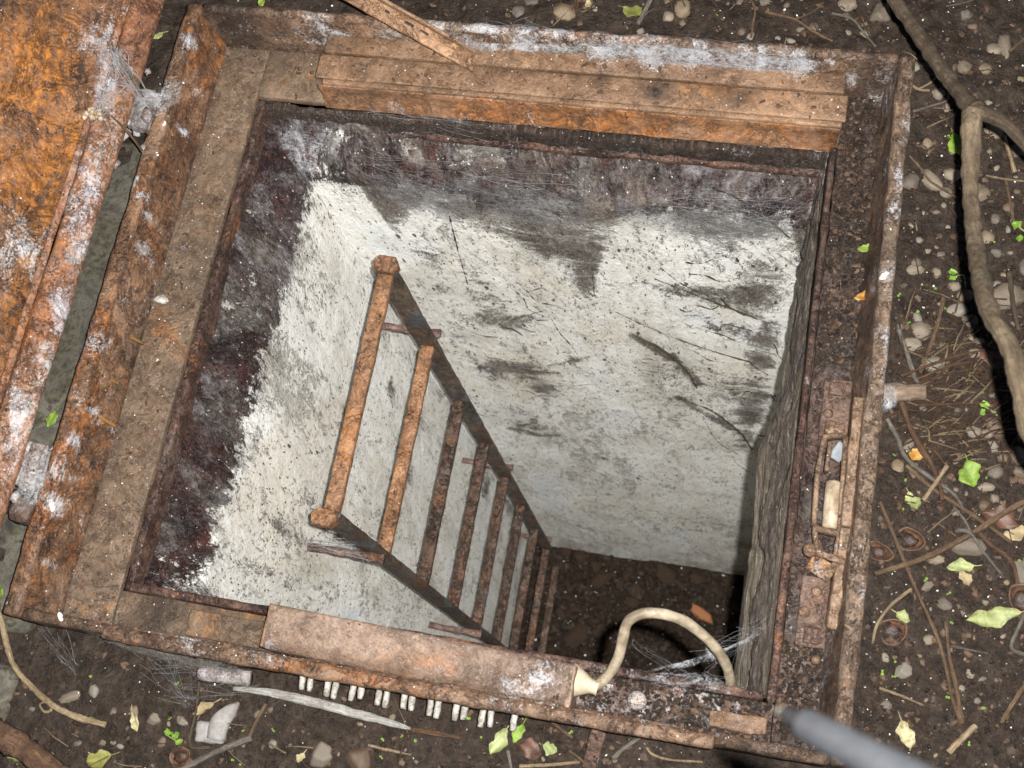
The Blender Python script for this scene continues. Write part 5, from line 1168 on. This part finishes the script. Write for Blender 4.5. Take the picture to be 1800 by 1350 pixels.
scatter('white_droppings', 'larger white crusts stuck on the rims', crumbs, 26, lambda: random.choice([hit(u, v, 2, z) for u, v, z in [(108, 1083, .002), (238, 1105, -.005), (255, 1110, -.005), (170, 635, -.02), (145, 700, -.02), (90, 890, 0), (1563, 405, 0), (1558, 485, 0), (1520, 495, ZL + .003), (288, 220, 0), (320, 145, -.01), (275, 270, 0), (1590, 375, 0)]]) + rng.normal(0, .002, 3), .0015, .0045, 'fleck', None)
# dry needles and stem bits
def needles(n):
    parts = []
    for k in range(n):
        t = random.random()
        if t < .55: u, v = random.gauss(1680, 60), random.gauss(700, 70)
        elif t < .8: u, v = random.uniform(1560, 1800), random.uniform(120, 960)
        elif t < .9: u, v = random.uniform(900, 1580), random.uniform(-20, 90)
        else: u, v = random.uniform(50, 1300), random.uniform(1230, 1350)
        p = g(u, v)
        if -.01 < p[0] < 1.015 and -.02 < p[1] < .9: continue
        a = random.gauss(.45, .5) if t < .55 else random.uniform(0, 3.14); L = random.uniform(.012, .05)
        d = np.array([math.cos(a), math.sin(a), 0]) * L / 2; z = gz(p[0], p[1]) + random.uniform(.001, .012); p[2] = z
        mid = p + np.array([random.uniform(-.002, .002), random.uniform(-.002, .002), random.uniform(0, .003)])
        parts.append(tube([p - d, mid, p + d + (0, 0, random.uniform(-.006, .003))], [random.uniform(.0005, .0012)] * 2, sides=4))
    return join(parts)
def zone_gap(): y = random.uniform(.02, .88); return np.array([random.uniform(-.045, -.012), y, -.066 if y < .69 else gz(-.02, y)])
scatter('gap_litter', 'soil crumbs and litter filling the hinge gap', crumbs, 1500, zone_gap, .001, .005, 'crumb', None)
scatter('gap_scraps', 'brown leaf scraps in the hinge gap', crumbs, 260, zone_gap, .002, .009, 'humus', None, (.1, .3))
o = obj('dry_needles', needles(420), M['twig_red']); tag(o, 'dry reddish needles and stem bits littering the soil', None, None, 'stuff')
o = obj('straw_bits', needles(110), M['straw']); tag(o, 'pale straw bits littering the soil', None, None, 'stuff')

# ================================================================== RUBBLE on the shaft floor
RUB = [mesh_data('rubble_stone', *stone(3, .2, 1.2, angular=.4, seed=k * 2.3), M['rubble']) for k in range(5)]
def rub(u, v, a, label, group=None, mat=None, mesh=None, el=1.0):
    p = hit(u, v, 2, FLOOR + .02); s = np.linalg.norm(p - CAM) / FPX
    me = RUB[random.randrange(5) if mesh is None else mesh]
    if mat: me = me.copy(); me.materials.clear(); me.materials.append(M[mat])
    o = bpy.data.objects.new('rubble_stone', me); COL.objects.link(o); o.location = p + (0, 0, -.012)
    o.scale = (a * s, a * s * el, a * s * .55); o.rotation_euler = (random.uniform(-.3, .3), random.uniform(-.3, .3), random.uniform(0, 6.3)); tag(o, label, 'rubble stone', group); return o
o = rub(1236, 1080, 24, 'orange brick fragment on the shaft floor above the cable loop', mat='brick', el=.5); o.rotation_euler = (0.1, 0, -.55)
o = rub(1170, 1008, 22, 'squarish brown stone on the shaft floor near the back wall', mesh=1)
rub(1055, 1020, 24, 'flat oval brown stone on the shaft floor right of the ladder', el=.75)
rub(1115, 1038, 14, 'small pale brown stone on the shaft floor beside the squarish one')
rub(1010, 1120, 22, 'rounded brown stone on the shaft floor left of the cable'); rub(1230, 1015, 16, 'dark stone on the shaft floor close to the right wall')
for k in range(60):
    u, v = random.uniform(975, 1300), random.uniform(965, 1200)
    rub(u, v, random.uniform(5, 15), 'small brown rubble stone strewn over the shaft floor', 'rubble stones on the shaft floor', el=random.uniform(.6, 1))
def zone_floor(): return np.array([random.uniform(.16, .91), random.uniform(.07, .72), FLOOR + .012])
scatter('floor_debris', 'dark crumbs and litter on the shaft floor', crumbs, 1300, zone_floor, .003, .014, 'crumb', None)
scatter('floor_specks', 'white specks on the shaft floor', crumbs, 160, zone_floor, .0012, .004, 'fleck', None)
# rootlets and cracks on the back wall
def walltube(pts, r, off=.006):
    P = []
    for u, v in pts:
        p = hit(u, v, 1, YB - off); P.append(p)
    return tube(P, r, n=10 * len(pts), sides=6, amp=.0015, freq=60)
roots = thing('dry_rootlets', 'dark dry rootlets hanging on the whitewashed back wall', 'roots', bpx(1250, 600))
for pts, r in [([(1118, 592), (1160, 612), (1205, 650), (1225, 682)], [.003, .005, .004, .002]), ([(1195, 702), (1250, 722), (1300, 760), (1322, 790)], [.002, .004, .004, .003]), ([(1075, 545), (1140, 575), (1230, 610), (1330, 640)], [.0008, .0014, .0018, .0025]), ([(1150, 490), (1240, 525), (1330, 560)], [.001, .002, .003]), ([(790, 380), (805, 440), (822, 500)], [.0016, .0012]), ([(1255, 330), (1300, 350), (1350, 385), (1390, 420)], [.0022, .002, .0018]), ([(1160, 470), (1200, 500), (1245, 520)], [.0008, .0016]), ([(1040, 470), (1045, 522)], [.0012, .0008]), ([(905, 560), (960, 545)], [.0008, .0006]), ([(960, 680), (1050, 675)], [.001, .0006])]:
    obj('rootlet', walltube(pts, [x * .5 for x in r], .003), M['bark_dark'], roots)

hs = []
for k in range(70):
    if k < 46: u, v = random.gauss(1270, 70), random.gauss(580, 110)
    else: u, v = random.gauss(900, 70), random.gauss(640, 90)
    a_ = random.gauss(.35, .35); L_px = random.uniform(25, 90); P_ = []
    if not (720 < u < 1370 and 420 < v < 860) or k % 3 == 0: continue
    for t in np.linspace(-.5, .5, 4): P_.append((u + L_px * t * math.cos(a_) + random.gauss(0, 3), v + L_px * t * math.sin(a_) + random.gauss(0, 4)))
    hs.append(walltube(P_, [.0003, random.uniform(.0004, .0011), .0003], .002))
tag(obj('root_hairs', join(hs), M['bark_dark'], roots), kind='stuff')
for u, v, a_, L_px, lab in [(182, 736, .6, 52, 'longest orange straw stuck on the inner face of the left rim'), (196, 668, .5, 30, 'middle orange straw stuck on the inner face of the left rim'), (240, 598, .5, 26, 'upper short orange straw stuck on the inner face of the left rim')]:
    dx, dy = math.cos(a_) * L_px / 2, math.sin(a_) * L_px / 2
    th('straw_piece', tube([hit(u - dx, v - dy, 2, -.03), hit(u, v, 2, -.042), hit(u + dx, v + dy, 2, -.055)], [.002, .0026, .0018], n=12, sides=7, amp=.0005), 'straw_orange', lab, 'straw')
th('plaster_crumb', (lambda V, F: (V * np.array([.012, .008, .005]) + hit(283, 527, 2, ZL + .004), F))(*stone(3, .4, 1.6, angular=.4, seed=4.4)), 'pin', 'pale plaster crumb on the left ledge', 'crumb')

# ================================================================== COBWEBS
def web(label, anchors, n, sag=.01, r=.00012, jitter=.006, film=None, mat='web', filmmat='lint', name='cobweb'):
    root = thing(name, label, 'cobweb', np.mean(anchors, 0)); A = np.array(anchors, float); parts = []
    for k in range(int(n * .55)):
        i, j = random.sample(range(len(A)), 2)
        if random.random() < .6: j = (i + 1) % len(A)
        p = A[i] + rng.normal(0, jitter, 3); q = A[j] + rng.normal(0, jitter, 3)
        m = (p + q) / 2 + np.array([0, 0, -sag * random.random()]) + rng.normal(0, jitter * .4, 3)
        m2 = m * .5 + q * .5 + rng.normal(0, jitter * .35, 3); m1 = m * .5 + p * .5 + rng.normal(0, jitter * .35, 3)
        if random.random() < .45: q = m2 + rng.normal(0, jitter * .5, 3)
        parts.append(tube([p, m1, m, m2, q], r * random.uniform(.5, 1.5), n=14, sides=3, cap=False))
    obj('threads', join(parts), M[mat], root)
    for quad in (film or ()):
        a, b, c, d = [np.array(x, float) for x in quad]
        def f(s, t):
            P = ((1 - s) * (1 - t))[:, None] * a + (s * (1 - t))[:, None] * b + (s * t)[:, None] * c + ((1 - s) * t)[:, None] * d
            P[:, 2] -= sag * (4 * s * (1 - s)) * .5; return P + (vnoise(P, 40, 3, 3) * .004)[:, None] * np.array([.3, .5, 1])
        V, F = wall_grid(np.linspace(0, 1, 24), np.linspace(0, 1, 14), f)
        o = obj('film', (V, F), M[filmmat], root)
        s, t = np.meshgrid(np.linspace(0, 1, 24), np.linspace(0, 1, 14), indexing='ij')
        setattr_v(o, 'cover', (np.clip(4 * s * (1 - s), 0, 1) ** .5 * np.clip(4 * t * (1 - t) * 1.3, 0, 1) ** .5).ravel())
    return root
H = lambda u, v, z: hit(u, v, 2, z)
web('whitish cobweb draped over the middle of the back rim', [H(850, 50, -.004), H(930, 42, .002), H(1000, 70, -.02), H(940, 95, -.028), H(860, 80, -.028)], 70, .004, film=[(H(820, 55, -.02), H(1010, 52, .001), H(1010, 92, -.026), H(820, 95, -.026))])
web('grey cobweb along the right half of the back rim', [H(1060, 78, -.004), H(1180, 82, .003), H(1300, 85, .003), H(1420, 105, .002), H(1360, 128, -.027), H(1200, 115, -.027), H(1080, 100, -.027)], 120, .004, film=[(H(1010, 66, .001), H(1250, 84, .003), H(1230, 118, -.026), H(1000, 98, -.026)), (H(1240, 78, .003), H(1450, 108, .003), H(1430, 132, -.026), H(1230, 118, -.026))])
web('white cobweb clump beside the stay bar on the back rim', [H(745, 50, -.01), H(790, 55, -.015), H(830, 70, -.02), H(800, 82, -.028), H(770, 75, -.028)], 40, .003, film=[(H(735, 38, -.004), H(835, 48, -.002), H(830, 85, -.026), H(760, 80, -.027))])
web('torn cobweb stretched under the orange angle bar', [H(650, 195, -.07), H(720, 205, -.08), H(800, 215, -.082), H(900, 222, -.082), H(910, 270, -.13), H(830, 260, -.14), H(760, 225, -.1), H(665, 245, -.14)], 110, .012, film=[(H(690, 195, -.078), H(830, 208, -.08), H(840, 240, -.13), H(760, 228, -.11)), (H(800, 205, -.08), H(915, 212, -.082), H(905, 270, -.14), H(820, 235, -.12))])
web('cobweb strung from the cable to the right wall in the front corner', [H(1150, 1195, -.06), H(1230, 1185, -.06), H(1300, 1200, -.06), H(1315, 1110, -.1), H(1345, 1100, -.08), H(1240, 1135, -.1), H(1245, 1165, -.1), H(1120, 1190, -.06)], 55, .008, film=[(H(1105, 1188, -.065), H(1250, 1165, -.09), H(1335, 1105, -.09), H(1320, 1130, -.1)), (H(1090, 1185, -.064), H(1240, 1180, -.075), H(1300, 1205, -.066), H(1180, 1205, -.064)), (H(1235, 1128, -.1), H(1262, 1140, -.09), H(1262, 1165, -.09), H(1243, 1165, -.1))])
web('fine sagging threads crossing the cable loop', [H(1108, 1130, -.02), H(1112, 1136, -.02), H(1195, 1185, -.065), H(1215, 1190, -.065)], 26, .004, jitter=.003)
web('dusty grey web hanging from the front rim at the lower left', [H(200, 1120, -.03), H(300, 1135, -.03), H(400, 1160, -.04), H(265, 1170, GZ), H(330, 1240, GZ), H(300, 1215, GZ), H(440, 1212, GZ), H(360, 1190, GZ)], 130, .004, film=[(H(140, 1108, -.02), H(330, 1135, -.02), H(300, 1165, -.06), H(215, 1140, -.05)), (H(200, 1115, -.02), H(420, 1160, -.02), H(440, 1208, -.07), H(240, 1150, -.06))], filmmat='lint_brown')
web('fine dusty threads at the frame corner, lower left', [H(70, 1105, -.03), H(110, 1115, -.05), H(130, 1180, GZ), H(95, 1150, GZ)], 24, .003, jitter=.004)
LP = lambda u, v, k=0: hit(u, v, 0, -.06) if k == 0 else hit(u, v, 2, .012)
web('white ragged cobweb on the underside of the lid near the back hinge', [H(185, 75, .09), H(205, 90, .085), H(235, 140, .04), H(180, 190, .06), H(165, 205, .06), H(205, 140, .07), H(250, 175, .02)], 90, .004, r=.0004, film=[(H(172, 70, .1), H(215, 95, .08), H(200, 195, .06), H(160, 200, .07)), (H(230, 165, .02), H(320, 135, .004), H(320, 180, .002), H(250, 215, .01))])
clump = thing('egg_sac_clump', 'cream crumbly clump of egg sacs caught in the lid cobweb', 'egg sacs', H(170, 200, .06)); pc = []
for k in range(16):
    p = H(170 + random.gauss(0, 11), 200 + random.gauss(0, 5), .062); V, F = stone(2, .3, 1.5, seed=k * 1.3); pc.append((V * random.uniform(.002, .0045) + p, F, np.zeros((len(V), 2))))
obj('sacs', join(pc), M['roller'], clump)
twl = [H(190, 72, .09), H(212, 105, .07), H(235, 140, .045), H(252, 170, .02)]
th('lid_rootlet', tube(twl, [.0012, .002, .0022, .0014], n=24, sides=7, amp=.0004), 'twig_grey', 'web wrapped rootlet above the back hinge', 'rootlet')
twl = [H(196, 204, .05), H(215, 222, .03), H(235, 245, .012), H(250, 265, .004)]
th('lid_rootlet', tube(twl, [.001, .0016, .0018, .002], n=24, sides=7, amp=.0004), 'twig', 'thin bare rootlet below the egg sacs reaching the rim', 'rootlet')
web('lint filled cobweb packed round the front hinge', [H(50, 800, .0), H(75, 830, -.01), H(40, 890, -.01), H(20, 900, 0), H(80, 790, -.01)], 50, .003, film=[(H(40, 780, .012), H(90, 785, .006), H(75, 890, .006), H(25, 900, .012))])
web('hazy dusty web clinging to the middle of the dark upper back wall', [bpx(650, 250) - (0, .03, 0), bpx(820, 270) - (0, .035, 0), bpx(1000, 290) - (0, .03, 0), bpx(900, 360) - (0, .02, 0), bpx(720, 330) - (0, .02, 0)], 60, .006, jitter=.012, film=[(bpx(640, 240) - (0, .05, 0), bpx(860, 262) - (0, .05, 0), bpx(850, 370) - (0, .02, 0), bpx(680, 345) - (0, .02, 0)), (bpx(850, 262) - (0, .05, 0), bpx(1060, 285) - (0, .05, 0), bpx(1030, 380) - (0, .02, 0), bpx(850, 360) - (0, .02, 0))])
web('pale haze of web over the right part of the dark upper back wall', [bpx(1080, 300) - (0, .04, 0), bpx(1230, 310) - (0, .04, 0), bpx(1400, 330) - (0, .04, 0), bpx(1300, 400) - (0, .02, 0), bpx(1130, 370) - (0, .02, 0)], 60, .006, jitter=.012, film=[(bpx(1080, 295) - (0, .05, 0), bpx(1410, 325) - (0, .05, 0), bpx(1380, 410) - (0, .015, 0), bpx(1090, 380) - (0, .015, 0))])
web('fine web on the dark upper corner of the shaft', [H(480, 220, -.1), H(540, 225, -.11), H(600, 240, -.15), H(560, 300, -.2), H(500, 270, -.16), H(640, 270, -.2)], 60, .006, jitter=.012, film=[(H(470, 215, -.1), H(640, 240, -.13), H(610, 310, -.2), H(520, 310, -.18))])
web('grey dusty web across the upper right of the back wall', [bpx(1180, 330) - (0, .02, 0), bpx(1300, 330) - (0, .03, 0), bpx(1380, 380) - (0, .02, 0), bpx(1250, 390) - (0, .02, 0), bpx(1420, 330) - (0, .03, 0)], 110, .008, jitter=.012, film=[(bpx(1170, 320) - (0, .03, 0), bpx(1400, 340) - (0, .04, 0), bpx(1390, 400) - (0, .02, 0), bpx(1180, 395) - (0, .02, 0))], filmmat='lint_brown')
web('matted web on the upper bracket of the ladder', [(XL + .005, .225, -.55), (XLAD, .222, -.58), (XLAD - .04, .23, -.5), (XL + .01, .25, -.5), (XLAD + .01, .24, -.52)], 50, .012, r=.0003, jitter=.006)
web('web wrapped round the sawn stub and the right rim', [H(1555, 680, -.01), H(1572, 690, -.02), H(1560, 720, -.02), H(1580, 705, -.02)], 26, .002, jitter=.004, film=[(H(1545, 670, .0), H(1580, 680, -.012), H(1578, 712, -.012), H(1548, 730, .0))])
